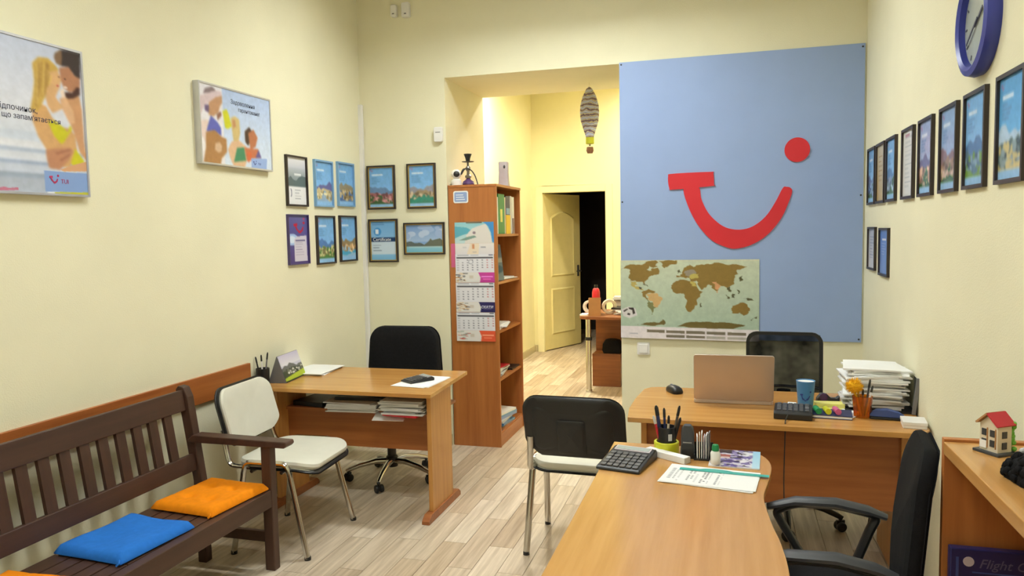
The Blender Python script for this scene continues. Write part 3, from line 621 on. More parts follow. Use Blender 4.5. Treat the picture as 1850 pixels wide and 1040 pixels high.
for i, (lb, yy, k) in enumerate(RWC):
    if k is None:
        c = Canvas(36, 56, (214, 196, 150)); c.vgrad(0, 1, (206, 196, 170), (196, 168, 112)); c.lines(.2, .8, .2, .7, 6, (176, 150, 110), .2, 2)
    elif k == 'w':
        c = Canvas(36, 56, (222, 222, 218)); c.lines(.2, .8, .1, .9, 12, (190, 192, 196), .25, 4); c.rect(.2, .6, .05, .1, (196, 150, 160))
    else: c = cert(**k)
    framed(lb, XR, yy, 1.828, .236, .328, -PI/2, c, d=.015, bar=.013)
c = Canvas(36, 50, (206, 208, 216)); c.vgrad(0, 1, (186, 190, 206), (222, 222, 226)); c.lines(.2, .8, .2, .8, 8, (150, 156, 176), .25, 6)
framed('black-framed grey certificate in the lower pair, next to the blue board', XR, 4.80, 1.41, .236, .248, -PI/2, c, d=.015, bar=.012)
c = Canvas(36, 50, (110, 140, 206)); c.vgrad(0, 1, (96, 134, 206), (120, 150, 214)); c.rect(.25, .7, .2, .24, (220, 230, 246)); c.lines(.2, .7, .3, .6, 5, (160, 180, 226), .25, 6)
framed('black-framed plain blue certificate, nearer one of the lower pair on the right wall', XR, 4.44, 1.40, .25, .258, -PI/2, c, d=.015, bar=.012)

# ---- blue board with the red smile
t = thing('sign_board', 'big pale blue wall board with a red smile on the back wall', 'sign board', (.048, YB, 1.73), 0)
part('panel', MB().box(-.746, .746, -.012, 0, -.913, .915), 'board_blue', t, bevel=.001)
O = (.048, 1.73)
def sign(pts, d): return MB().prism([(x-O[0], z-O[1]) for x, z in pts], .0121, .0121+d, XZ)
part('smile_bar', sign(catmull(BAR, 5), .008), 'sign_red', t, 'red bar at the left end of the smile')
part('smile_curve', sign(catmull(SMILE, 5), .007), 'sign_red', t, 'red curved smile')
part('smile_dot', sign([(.410+.075*math.cos(k*PI/20), 2.023+.076*math.sin(k*PI/20)) for k in range(40)], .007), 'sign_red', t, 'red round dot')
for x, z in ((-.685, 2.63), (.78, 2.625), (-.685, 1.73), (.78, 1.73), (.78, .835)):
    part('screw', MB().lathe([(.001, 0), (.006, .0), (.005, .004), (.001, .005)], 10), 'screw', t, loc=(x-O[0], -.012, z-O[1]), rot=(PI/2, 0, 0))
# ---- world map taped over its lower left corner
cv = Canvas(230, 135, (186, 200, 180)); cv.vgrad(0, 1, (200, 208, 184), (168, 190, 172))
cv.rect(0, 1, 0, .02, (206, 208, 178))
for i, (c, p) in enumerate(WORLD):
    cv.coast(p, c, .014, i) if i < 27 else cv.poly(p, c)
cv.mottle(.03, 40, 2)
for k in range(12): cv.rect(.06+.008*(k % 3), .13, .93+.004*k, .932+.004*k, (190, 186, 196))
t = thing('world_map', 'paper scratch map of the world taped over the corner of the blue board', 'map', (-.256, YB-.0145, 1.08), 0)
me = cv.mesh('map_sheet', .889, .521, 'print')
for v in me.vertices:
    u = (v.co.x/.889)+.5; b_ = .5-v.co.z/.521
    v.co.y = -.001-.004*abs(math.sin(u*5+.4))*b_-.012*max(0, b_-.82)*5*abs(math.sin(u*2.2+.5))*.5
    v.co.z -= .02*u*max(0, b_-.5)
link('map_sheet', me, t)
# ---- small wall fittings
t = thing('light_switch', 'single white light switch below the world map', 'switch', (-.552, YB, .745), 0)
part('plate', MB().prism(rrect(-.042, .042, -.042, .042, .008), 0, .010, XZ), 'white_plastic', t, bevel=.002); part('rocker', MB().prism(rrect(-.03, .03, -.03, .03, .005), .0101, .015, XZ), 'white_plastic', t, bevel=.002)
t = thing('alarm_sensor', 'white alarm keypad box beside the passage opening', 'sensor', (-1.984, YB, 2.245), 0)
part('body', MB().prism(rrect(-.032, .032, -.052, .052, .012), 0, .03, XZ), 'white_plastic', t, bevel=.004); part('slot', MB().box(-.018, .018, -.0312, -.0302, .012, .017), 'grey_plastic', t)
for x, z, w_, h_, lb in ((-2.297, 3.13, .045, .085, 'small white motion sensor high in the corner, left of a pair'), (-2.205, 3.128, .06, .105, 'larger white motion sensor high in the corner, right of a pair')):
    t = thing('motion_sensor', lb, 'sensor', (x, YB, z), 0, 'sensors high on the back wall')
    part('body', MB().prism(rrect(-w_/2, w_/2, -h_/2, h_/2, .012), 0, .035, XZ), 'white_plastic', t, bevel=.005); part('lens', MB().box(-.008, .008, -.0365, -.0352, -h_*.3, -h_*.22), 'grey_plastic', t)
t = thing('wall_clock', 'round blue wall clock high on the right wall', 'clock', (XR, 2.865, 2.205), -PI/2)
TR = Matrix.Rotation(PI/2, 4, 'X')
part('case', MB().lathe([(.13, .0), (.172, .0), (.178, .02), (.172, .042), (.155, .048), (.142, .04), (.14, .02), (.02, .019)], 40, T=TR), 'clock_blue', t, smooth=True)
part('dial', MB().lathe([(.001, .0192), (.14, .0195), (.14, .0205), (.001, .021)], 40, T=TR), 'lcd', t)
part('hour_hand', MB().box(-.005, .005, -.026, -.024, -.02, .07), 'text_dark', t, rot=(0, R(60), 0)); part('minute_hand', MB().box(-.004, .004, -.029, -.027, -.02, .11), 'text_dark', t, rot=(0, R(-120), 0))
for k in range(12): part('hour_mark', MB().box(-.003, .003, -.0225, -.0212, .112, .128), 'text_dark', t, rot=(0, R(30*k), 0))

# ---- tall bookcase in the passage
bx0, bx1, by0, by1, bz = -1.928, -1.57, 5.10, 5.735, 1.885
t = thing('bookcase', 'tall orange-brown bookcase standing side-on in the passage', 'bookcase', (bx0, by0, 0), 0)
W_, D_ = bx1-bx0, by1-by0
part('side_panel', MB().box(0, W_, 0, .018, 0, bz-.018), 'shelf_wood', t, bevel=.001); part('side_panel', MB().box(0, W_, D_-.018, D_, 0, bz-.018), 'shelf_wood', t, bevel=.001)
part('back_panel', MB().box(0, .008, .018, D_-.018, .05, bz-.018), 'shelf_wood', t); part('top_panel', MB().box(-.002, W_+.004, -.003, D_+.003, bz-.018, bz), 'shelf_wood_x', t, bevel=.001)
part('plinth', MB().box(W_-.022, W_-.006, .018, D_-.018, 0, .095), 'shelf_wood_x', t)
SHZ = (.105, .49, .838, 1.19, 1.532)
for z in SHZ: part('shelf', MB().box(.008, W_-.012, .0185, D_-.0185, z-.018, z), 'shelf_wood_x', t)
def sheet(w, d, h, seed=0, n=3, jig=.02):
    """a loose pile of sheets"""
    rs = random.Random(seed); mb = MB(); z = 0
    for i in range(n):
        T = Matrix.Translation((rs.uniform(-jig, jig), rs.uniform(-jig, jig), 0)) @ Matrix.Rotation(rs.uniform(-jig, jig)*8, 4, 'Z')
        mb.box(-w/2, w/2, -d/2, d/2, z, z+h/n*.96, T=T); z += h/n
    return mb
# top of the bookcase
t = thing('security_camera', 'white round-headed indoor security camera on top of the bookcase', 'camera', (-1.895, 5.185, bz), R(25))
part('base', MB().lathe([(.002, 0), (.036, 0), (.04, .02), (.034, .042), (.02, .05), (.002, .051)], 20), 'white_plastic', t, smooth=True)
part('head', MB().ball((0, 0, .083), .036, 20), 'white_plastic', t, smooth=True)
part('face', MB().lathe([(.001, .0365), (.014, .034), (.022, .0305), (.022, .027), (.001, .027)], 20, T=Matrix.Translation((0, 0, .083)) @ Matrix.Rotation(PI/2, 4, 'X')), 'black_plastic', t, smooth=True)
t = thing('hookah', 'small hookah with a purple glass base on top of the bookcase', 'hookah', (-1.808, 5.20, bz), 0)
part('glass_base', MB().lathe([(.002, 0), (.04, 0), (.045, .012), (.038, .03), (.02, .042), (.014, .052), (.002, .054)], 24), 'purple', t, smooth=True)
part('stem', MB().lathe([(.002, .052), (.022, .055), (.024, .07), (.012, .078), (.01, .1), (.018, .112), (.018, .13), (.008, .142), (.008, .168), (.002, .169)], 16), 'steel', t, smooth=True)
part('tray', MB().lathe([(.002, .164), (.042, .168), (.045, .172), (.002, .170)], 24), 'dark_grey', t, smooth=True)
part('bowl', MB().lathe([(.002, .171), (.014, .171), (.018, .195), (.029, .225), (.026, .226), (.002, .205)], 20), 'black_plastic', t, smooth=True)
part('hose', MB().tube(catmull([(0, -.01, .12), (-.03, -.025, .115), (-.042, -.03, .08), (-.01, -.035, .118), (.03, -.03, .108), (.058, -.025, .07), (.074, -.02, .02), (.078, -.02, .005)], 5, False), .0045, 8), 'dark_grey', t, smooth=True)
t = thing('router_tower', 'slim grey-white upright router at the right end of the bookcase top', 'router', (-1.605, 5.42, bz), 0)
rg = lambda w_, d_, z: [Vector((a, b_, z)) for a, b_ in rrect(-w_/2, w_/2, -d_/2, d_/2, .012)]
part('body', MB().loft([rg(.082, .06, 0), rg(.076, .056, .03), rg(.068, .05, .1), rg(.072, .052, .172), rg(.066, .046, .178)]), 'lilac_grey', t, smooth=True)
part('emblem', MB().ball((.012, -.026, .14), .008, 10, sz=1.6), 'dark_grey', t, smooth=True)
# binders on the top shelf
def spine(name, label, y0, y1, h_, m_, extra=None, lean=0, shelf=SHZ[4], xf=-1.592, dep=.24, cat='binder'):
    o = thing(name, label, cat, (xf, (y0+y1)/2, shelf), 0, 'binders on the top shelf of the bookcase'); w_ = (y1-y0)
    part('cover', MB().box(-dep, 0, -w_/2, w_/2, 0, h_), m_, o, bevel=.003)
    if extra:
        for (nm, a, b_, c_, d_, mm) in extra: part(nm, MB().box(0, .0015, -w_/2+a*w_, -w_/2+b_*w_, c_*h_, d_*h_), mm, o)
    return o
spine('folder', 'thin white folder at the near end of the top shelf', 5.165, 5.215, .265, 'paper', cat='folder')
spine('binder', 'green binder with a white spine label on the top bookcase shelf', 5.222, 5.375, .29, 'green', [('spine_label', .28, .6, .3, .62, 'pale_yellow')])
spine('folder', 'narrow pale green folder next to the green binder', 5.38, 5.402, .27, 'cream', cat='folder')
spine('binder', 'yellow and navy binder in the middle of the top bookcase shelf', 5.407, 5.52, .28, 'navy', [('yellow_band', 0, 1, .0, .5, 'yellow'), ('spine_label', .1, .9, .52, .68, 'frame_blue')])
spine('folder', 'white folder right of the yellow and navy binder', 5.525, 5.565, .285, 'paper_grey', cat='folder')
spine('folder', 'white and purple folder at the far end of the top shelf', 5.575, 5.635, .28, 'paper', [('purple_band', 0, 1, 0, .42, 'purple')], cat='folder')
# lower shelves
c = Canvas(26, 36, (88, 100, 108)); c.vgrad(0, 1, (70, 82, 92), (120, 134, 132)); c.ell(.5, .68, .5, .14, (60, 84, 92)); c.rect(0, 1, .38, .5, (150, 152, 140))
t = thing('photo_card', 'dark grey-blue photo card leaning inside the second bookcase shelf', 'photo card', (-1.66, 5.24, SHZ[3]), R(60))
part('card', MB().box(-.11, .11, 0, .004, 0, .27), 'grey_plastic', t, rot=(R(-8), 0, 0)); link('print', c.mesh('print', .214, .264), t, (0, -.002, .134), (R(-8), 0, 0))
solo('paper_stack', sheet(.2, .3, .015, 3), 'paper', 'loose white papers in front of the photo card on the second shelf', 'papers', (-1.70, 5.50, SHZ[3]), 0, smooth=False)
solo('paper_stack', sheet(.21, .3, .03, 4, 4), 'paper', 'white paper pile on the bookcase shelf level with the calendar bottom', 'papers', (-1.705, 5.37, SHZ[2]), R(6))
solo('paper_stack', sheet(.2, .29, .05, 5, 5, .012), ['paper_grey'], 'untidy grey and red paper pile on the second-lowest bookcase shelf', 'papers', (-1.72, 5.36, SHZ[1]), R(4))
solo('brochure', MB().box(-.1, .1, -.14, .14, 0, .006), 'red_plastic', 'red brochure lying on the paper pile of the second-lowest shelf', 'brochure', (-1.72, 5.34, SHZ[1]+.0515), R(-8))
solo('tablet_tray', MB().box(-.06, .06, -.1, .1, 0, .012), 'black_plastic', 'thin black case at the far end of the second-lowest shelf', 'case', (-1.655, 5.61, SHZ[1]), 0)
for k in range(6):
    T = Matrix.Rotation(R(random.uniform(-14, 14)), 4, 'Z')
    solo('brochure', MB().box(-.1, .1, -.15, .15, 0, .016, T=T), ['frame_blue', 'mug_blue', 'paper_grey', 'board_blue', 'frame_blue', 'paper'][k], ['blue brochure at the bottom of the pile on the lowest shelf', 'darker blue brochure second from the bottom of the lowest-shelf pile', 'grey brochure third from the bottom of the lowest-shelf pile', 'pale blue brochure fourth from the bottom of the lowest-shelf pile', 'blue brochure fifth from the bottom of the lowest-shelf pile', 'white leaflet on top of the pile on the lowest shelf'][k], 'brochure', (-1.70, 5.40+.02*random.uniform(-1, 1), SHZ[0]+.0165*k), 0, 'brochures on the lowest bookcase shelf')
solo('card_box', MB().box(-.04, .04, -.05, .05, 0, .2), 'paper_grey', 'pale grey upright card box at the back of the lowest bookcase shelf', 'box', (-1.865, 5.6, SHZ[0]), 0, bevel=.002)

# ---- calendar and stickers on the bookcase side
t = thing('wall_calendar', 'three-month wall calendar hanging on the side of the bookcase', 'calendar', (-1.738, by0-.001, 1.2), 0)
c = Canvas(60, 32, (224, 220, 214)); c.vgrad(0, 1, (150, 206, 214), (200, 222, 222)); c.poly([(.0, .2), (.3, .25), (.5, .45), (.2, .6), (0, .75)], (98, 176, 196)); c.poly([(.25, 1), (.3, .6), (.45, .3), (.6, .2), (.8, .1), (.9, .5), (.95, 1)], (228, 222, 216)); c.poly([(.72, 0), (1, 0), (1, .95), (.95, .95), (.92, .5), (.85, .2)], (72, 146, 208)); c.poly([(.1, .85), (.3, .7), (.5, .62), (.56, .7), (.3, .84)], (130, 160, 150)); c.ell(.5, .5, .04, .06, (150, 130, 140))
link('header_picture', c.mesh('header_picture', .292, .150), t, (0, -.003, 1.545-1.2))
c = Canvas(60, 16, (232, 228, 226)); c.vgrad(0, 1, (236, 230, 226), (226, 222, 226)); c.poly([(.4, 0), (.62, 0), (.6, 1), (.3, 1)], (238, 222, 200)); c.rect(.44, .5, .1, .5, (214, 150, 110)); c.rect(.2, .3, .35, .42, (190, 190, 196)); c.rect(.66, .78, .3, .4, (150, 150, 160)); c.rect(.45, .55, .75, .8, (190, 180, 176))
link('header_strip', c.mesh('header_strip', .292, .077), t, (0, -.0025, 1.431-1.2))
def month(z0, z1, seed):
    c = Canvas(64, 32, (230, 230, 238)); c.rect(.06, .35, .05, .1, (170, 170, 180)); c.rect(.4, .6, .05, .09, (190, 190, 198)); c.rect(.86, .97, .03, .1, (120, 122, 140)); c.rect(.04, .97, .17, .23, (40, 42, 52))
    for i in range(8):
        for j in range(5):
            u, v = .07+.125*i, .3+.13*j
            if i == 0: c.rect(u-.03, u+.03, v, v+.07, (200, 200, 208)); continue
            if (j == 0 and i < 1+seed % 4) or (j == 4 and i > 5-seed % 3): continue
            c.rect(u-.012, u+.018, v, v+.06, (128, 130, 146) if i < 6 else (196, 120, 130))
    if seed == 1: c.ell(.4, .42, .06, .12, (120, 124, 140)); c.ell(.4, .42, .05, .1, (230, 230, 238))
    o = link('month_sheet', c.mesh('month_sheet', .29, z1-z0), t, (0, -.004-.003*seed, (z0+z1)/2-1.2), (R(2), 0, 0))
def advert(z0, z1, col, seed, label):
    c = Canvas(60, 16, (232, 230, 228)); c.blobs(.02, .32, .1, .9, [(186, 140, 90), (110, 110, 120), (220, 196, 160), (60, 60, 66)] if seed != 3 else [(200, 90, 80), (150, 170, 160), (230, 220, 210)], 22, .05, seed); c.rect(.36, .46, .3, .6, (214, 206, 196))
    c.poly([(.58, 0), (1, 0), (1, 1), (.62, 1), (.64, .5)], col); c.rect(.66, .95, .36, .46, tuple(min(255, x+90) for x in col)); c.rect(.7, .9, .62, .68, tuple(min(255, x+60) for x in col))
    link('advert_strip', c.mesh('advert_strip', .292, z1-z0), t, (0, -.003-.003*seed, (z0+z1)/2-1.2), (R(2), 0, 0))['label'] = label
for k, (a, b_, c_) in enumerate(((1.393, 1.263, 1.192), (1.19, 1.052, .98), (.978, .847, .77))):
    month(b_, a, k+1); advert(c_, b_, [(204, 70, 160), (48, 44, 96), (226, 94, 62)][k], k+1, ['pink advertising strip', 'navy advertising strip', 'orange-red advertising strip'][k])
text('lettering', 'СКАТИ', .026, 'text_white', t, (.042, -.0125, 1.008-1.2), shear=.2)
part('hanging_clip', MB().box(-.06, .06, -.004, 0, .412, .424), 'steel', t)
t = thing('speech_bubble_sticker', 'blue speech bubble sticker with a white rim near the bookcase top', 'sticker', (-1.833, by0-.0005, 1.80), 0)
part('rim', MB().prism(rrect(-.056, .056, -.043, .043, .014), 0, .0016, XZ), 'paper', t); part('bubble', MB().prism(rrect(-.047, .047, -.034, .034, .01), .0017, .0024, XZ), 'board_blue', t)
for k in range(3): part('text_line', MB().box(-.036, .02+.006*k, -.0030, -.0025, .012-.016*k, .017-.016*k), 'text_white', t)
solo('leaflet', MB().box(-.02, .02, -.001, 0, -.17, .0), 'pink', 'narrow pink leaflet edge behind the calendar on the bookcase side', 'leaflet', (-1.897, by0, 1.47), 0)
# ---- knitted hot-air balloon hanging in the passage
t = thing('hanging_balloon', 'striped knitted hot-air balloon ornament hanging in the passage', 'ornament', (-1.0, 5.66, 2.12), 0)
part('envelope', MB().lathe([(.002, .49), (.022, .475), (.05, .42), (.068, .355), (.072, .3), (.066, .24), (.05, .185), (.034, .135), (.028, .115), (.002, .114)], 28), 'balloon_knit', t, smooth=True, angle=60)
part('yellow_collar', MB().lathe([(.002, .116), (.031, .117), (.031, .07), (.002, .069)], 20), 'lime', t, smooth=True)
part('basket', MB().lathe([(.002, .0), (.02, .0), (.028, .02), (.024, .046), (.002, .047)], 9), 'basket', t)
part('bead', MB().ball((0, 0, .06), .006, 8), 'dark_grey', t)
for k in range(3): part('string', MB().tube([(.018*math.cos(k*2.1), .018*math.sin(k*2.1), .04), (.02*math.cos(k*2.1), .02*math.sin(k*2.1), .075)], .0012, 5), 'cream', t)
part('hanging_thread', MB().tube([(0, 0, .488), (0, 0, .52)], .001, 5), 'cream', t)
# ================================================================ FURNITURE
# ---- garden bench along the left wall
def bench():
    Y0, Y1 = 1.45, 3.0; t = thing('garden_bench', 'dark brown slatted wooden bench with an armrest along the left wall', 'bench', (-2.29, (Y0+Y1)/2, 0), 0)
    ox, oy = 2.29, -(Y0+Y1)/2; L2 = (Y1-Y0)/2
    P = lambda x, z, y=0: (x+ox, y, z)
    def xprism(poly, y0, y1):       # polygon in x-z, extruded along y
        T = Matrix(((1, 0, 0, 0), (0, 0, 1, 0), (0, 1, 0, 0), (0, 0, 0, 1))); return MB().prism([(x+ox, z) for x, z in poly], y0, y1, T)
    for y0, y1 in ((-L2, -L2+.045), (L2-.045, L2)):
        part('rear_post', xprism([(-2.44, 0), (-2.395, 0), (-2.40, .40), (-2.455, .80), (-2.475, .845), (-2.505, .852), (-2.52, .835), (-2.505, .78), (-2.445, .40)], y0, y1), 'bench_wood_z', t, bevel=.004)
        part('front_leg', xprism([(-2.07, 0), (-2.02, 0), (-2.02, .585), (-2.07, .585)], y0, y1), 'bench_wood_z', t, bevel=.004)
        part('armrest', xprism([(-2.46, .598), (-2.43, .622), (-1.93, .616), (-1.925, .60), (-1.94, .586), (-2.45, .586)], y0-.012, y1+.012), 'bench_wood', t, bevel=.005)
        part('foot_rail', xprism([(-2.40, .13), (-2.07, .13), (-2.07, .18), (-2.40, .18)], y0+.012, y1-.012), 'bench_wood', t, bevel=.002)
        part('seat_bearer', xprism([(-2.40, .30), (-2.07, .30), (-2.07, .362), (-2.40, .362)], y0+.01, y1-.01), 'bench_wood', t)
    part('seat_bearer', xprism([(-2.40, .30), (-2.07, .30), (-2.07, .362), (-2.40, .362)], 2.15+oy-.02, 2.15+oy+.02), 'bench_wood', t)
    part('front_rail', xprism([(-2.068, .305), (-2.022, .305), (-2.022, .384), (-2.068, .384)], -L2+.045, L2-.045), 'bench_wood', t, bevel=.003)
    part('rear_rail', xprism([(-2.44, .305), (-2.405, .305), (-2.405, .372), (-2.44, .372)], -L2+.045, L2-.045), 'bench_wood', t, bevel=.003)
    n = 5; x0, x1 = -2.402, -2.074; wv = (x1-x0)/n; yc = 2.15+oy
    for i in range(n):
        for a, b_ in ((-L2+.003, yc-.003), (yc+.003, L2-.003)):
            if i == 0 or i == n-1: a = max(a, -L2+.05) ; b_ = min(b_, L2-.05)
            part('seat_slat', MB().box(x0+i*wv+.004+ox, x0+(i+1)*wv-.004+ox, a, b_, .3625, .382), 'bench_wood', t, bevel=.002)
    def along(xb, zb, xt, zt, th, y0, y1):
        dx, dz = xt-xb, zt-zb; l = math.hypot(dx, dz); nx, nz = dz/l*th/2, -dx/l*th/2
        return xprism([(xb-nx, zb-nz), (xb+nx, zb+nz), (xt+nx, zt+nz), (xt-nx, zt-nz)], y0, y1)
    bx = lambda z: -2.425-.062*(z-.40)/.4        # back plane
    part('top_rail', along(bx(.735), .735, bx(.832), .832, .028, -L2+.045, L2-.045), 'bench_wood', t, bevel=.004)
    part('lower_rail', along(bx(.452), .452, bx(.530), .530, .028, -L2+.045, L2-.045), 'bench_wood', t, bevel=.004)
    y = 2.838+oy
    while y > -L2+.08:
        part('back_slat', along(bx(.522), .522, bx(.742), .742, .016, y-.024, y+.024), 'bench_wood_z', t); y -= .0938
bench()
def cushion(name, label, m_, cx, cy, w, d, rz, th=.032, buttons=True, seed=0):
    rs = random.Random(seed); t = thing(name, label, 'cushion', (cx, cy, .3825), rz, 'seat pads on the bench')
    N_ = 22; btn = [(-.18, -.18), (.18, -.18), (-.18, .18), (.18, .18)] if buttons else []
    def top(u, v):
        x, y = (u-.5), (v-.5); e = min(.5-abs(x), .5-abs(y)); p = min(1, max(0, e/.055))**.5
        dent = sum(math.exp(-((x-a)**2+(y-b_)**2)/.0035) for a, b_ in btn); seam = sum(math.exp(-(x-a)**2/.0008)+math.exp(-(y-a)**2/.0008) for a in (-.18, .18))*.12 if buttons else .25*math.sin(7*x+3*y)*math.sin(5*y)
        pin = 1-.03*math.cos(2*PI*x)*0
        return Vector((x*w*(1-.04*(.25-y*y)), y*d*(1-.04*(.25-x*x)), .012+th*p*(.85-.65*dent-.55*seam)+.002*math.sin(9*x+seed)*math.sin(8*y)))
    mb = MB().grid(top, N_, N_); mb.grid(lambda u, v: Vector((top(u, v).x, top(u, v).y, .0005+.006*(1-min(1, min(.5-abs(u-.5), .5-abs(v-.5))/.08)))), N_, N_)
    mb2 = MB(); n1 = (N_+1)
    bord = [i for i in range(n1)]+[j*n1+N_ for j in range(1, n1)]+[N_*n1+i for i in range(N_-1, -1, -1)]+[j*n1 for j in range(N_-1, 0, -1)]
    o2 = n1*n1
    mb.f += [(bord[i], bord[(i+1) % len(bord)], o2+bord[(i+1) % len(bord)], o2+bord[i]) for i in range(len(bord))]; mb.m += [0]*len(bord)
    part('pad', mb, m_, t, smooth=True, angle=60)
    for a, b_ in btn[:]:
        p = top(a+.5, b_+.5); part('button', MB().lathe([(.001, 0), (.008, .0), (.006, .004), (.001, .005)], 10), m_, t, loc=(p.x, p.y, p.z), smooth=True)
    part('tie_ribbon', MB().tube([(w*.46, -d*.48, .02), (w*.49, -d*.51, .012), (w*.47, -d*.53, .006)], .004, 6), m_, t)
cushion('seat_cushion', 'orange tufted seat pad at the far end of the bench beside the armrest', 'orange_fabric', -2.212, 2.785, .33, .36, R(-5), seed=1)
cushion('seat_cushion', 'bright blue folded seat pad in the middle of the bench', 'blue_fabric', -2.235, 2.315, .325, .36, R(-4), buttons=False, seed=2, th=.03)
cushion('seat_cushion', 'orange seat pad cut off at the bottom left of the picture', 'orange_fabric', -2.225, 1.79, .34, .36, R(3), seed=3)

# ---- conference chairs
def bent(pts, r=.03, n=5):
    """polyline with rounded corners"""
    out = [Vector(pts[0])]
    for i in range(1, len(pts)-1):
        p, a, b_ = Vector(pts[i]), Vector(pts[i-1]), Vector(pts[i+1]); k = min(r, (a-p).length*.45, (b_-p).length*.45)
        s_, e_ = p+(a-p).normalized()*k, p+(b_-p).normalized()*k
        for j in range(n+1):
            q = j/n; out.append(s_*(1-q)**2+p*2*q*(1-q)+e_*q*q)
    return out+[Vector(pts[-1])]
def pad(w, d, th, fn, n=14, corner=.09, flip=False):
    """rounded-corner cushion; fn(x,y)->(pos, normal) maps the flat pad into place"""
    rings = []
    prof = [(.0, -.5), (.012, -.5), (.004, -.3), (0, 0), (.006, .32), (.03, .5), (.09, .58)]
    base = rrect(-w/2, w/2, -d/2, d/2, corner, 6)
    for ins, h in prof:
        rings.append([])
        for x, y in base:
            l = math.hypot(x, y); f = max(0, l-ins)/l; p, nn = fn(x*f, y*f); rings[-1].append(p+nn*h*th)
    for f0 in (.5, .12):
        g = []
        for x, y in base:
            l = math.hypot(x, y); f = max(0, l-.09)/l*f0; p, nn = fn(x*f, y*f); g.append(p+nn*.60*th)
        rings.append(g)
    b0 = []
    for x, y in base: p, nn = fn(x*.3, y*.3); b0.append(p-nn*.5*th)
    return MB().loft([b0]+rings)
def visitor_chair(label, loc, rz):
    t = thing('visitor_chair', label, 'chair', loc, rz, None)      # faces +y
    seat = lambda x, y: (Vector((x, y+.02, .452-.03*max(0, (y-.1)/.1)**2*.6-.010*(1-(x/.23)**2))), Vector((0, .05 if y < .1 else .3, 1)).normalized())
    part('seat_shell', pad(.47, .43, .012, lambda x, y: (seat(x, y)[0]-Vector((0, 0, .026)), seat(x, y)[1])), 'black_plastic', t, smooth=True)
    part('seat', pad(.46, .42, .040, seat), 'white_vinyl', t, smooth=True)
    lean = R(13)
    back = lambda x, y: (Vector((x, -.195-.0-math.sin(lean)*(y+.16)-.035*(1-(x/.235)**2)+.0, .64+y*math.cos(lean)+.07*(x/.235)**2*max(0, -y/.16)**1.5)), Vector((-x*.3/.235*.5, math.cos(lean), math.sin(lean))).normalized())
    part('backrest', pad(.455, .315, .032, lambda x, y: (back(x, y)[0]+back(x, y)[1]*.012, back(x, y)[1]), corner=.075), 'white_vinyl', t, smooth=True)
    bs = part('back_shell', pad(.475, .335, .022, lambda x, y: (back(x, y)[0]-back(x, y)[1]*.012, -back(x, y)[1]), corner=.08), 'black_plastic', t, smooth=True)
    part('shell_inset', pad(.37, .235, .010, lambda x, y: (back(x, y)[0]-back(x, y)[1]*.0245, -back(x, y)[1]), corner=.03), 'dark_grey' if False else 'black_plastic', bs, smooth=True)
    part('shell_rib', pad(.13, .17, .012, lambda x, y: (back(x, y-.02)[0]-back(x, y)[1]*.032, -back(x, y)[1]), corner=.012), 'black_plastic', bs, smooth=True)
    for s in (-1, 1):
        x = s*.232; xf = s*.255
        part('side_rail', MB().tube(bent([(x, -.135, .40), (x, -.118, .455), (x, .098, .455), (x, .115, .40)], .03), .013, 10, rx=1.25), 'chrome', t, smooth=True)
        part('leg', MB().tube([(x, .114, .402), (xf, .205, .008)], .013, 10, rx=1.25), 'chrome', t, smooth=True)
        part('leg', MB().tube([(x, -.134, .402), (xf, -.19, .008)], .013, 10, rx=1.25), 'chrome', t, smooth=True)
        for y in (.205, -.19): part('foot_cap', MB().lathe([(.001, 0), (.016, 0), (.016, .016), (.001, .017)], 10, (xf, y, 0)), 'black_plastic', t)
        part('back_upright', MB().tube(bent([(s*.219, -.10, .425), (s*.219, -.215, .43), (s*.212, -.236, .50), (s*.205, -.255, .60)], .05), .011, 10, rx=1.4), 'chrome', t, smooth=True)
    for y in (-.09, .07): part('cross_bar', MB().tube([(-.232, y, .41), (.232, y, .41)], .009, 8), 'chrome', t, smooth=True)
    return t
visitor_chair('cream visitor chair with chrome legs between the bench and the left desk', (-2.155, 3.345, 0), R(-90+3))
visitor_chair('visitor chair seen from behind with a black back shell beside the front desk', (-.672, 3.585, 0), R(-2))

# ---- office chairs
def caster(t, x, y, a):
    c = part('caster', MB(), 'black_plastic', t) if False else None
    mb = MB(); T = Matrix.Translation((x, y, 0)) @ Matrix.Rotation(a, 4, 'Z')
    for s in (-1, 1): mb.lathe([(.001, -.009), (.022, -.009), (.025, -.004), (.025, .004), (.022, .009), (.001, .009)], 16, T=T @ Matrix.Translation((0, s*.016, .025)) @ Matrix.Rotation(PI/2, 4, 'X'))
    mb.box(-.020, .022, -.006, .006, .015, .056, T=T).lathe([(.001, .045), (.008, .045), (.008, .075), (.001, .076)], 8, T=T)
    part('caster', mb, 'black_plastic', t, smooth=True)
def star_base(t, a0, rad=.275, m_='chrome', seat_z=.42):
    for k in range(5):
        a = a0+k*2*PI/5; c_, s_ = math.cos(a), math.sin(a); P = lambda r, z: (c_*r, s_*r, z)
        part('base_arm', MB().tube([P(.02, .115), P(.10, .118), P(.20, .098), P(rad-.01, .076), P(rad+.012, .066)], [.022, .019, .016, .014, .012], 10), m_, t, smooth=True); caster(t, c_*rad, s_*rad, a+.7)
    part('hub', MB().lathe([(.001, .075), (.036, .08), (.038, .14), (.03, .15), (.001, .151)], 18), 'black_plastic', t, smooth=True)
    part('gas_column', MB().lathe([(.001, .15), (.028, .15), (.028, .25), (.016, .252), (.016, seat_z-.06), (.001, seat_z-.059)], 16), 'black_plastic', t, smooth=True)
    part('mechanism', MB().box(-.09, .09, -.1, .09, seat_z-.06, seat_z-.03), 'black_plastic', t, bevel=.008)
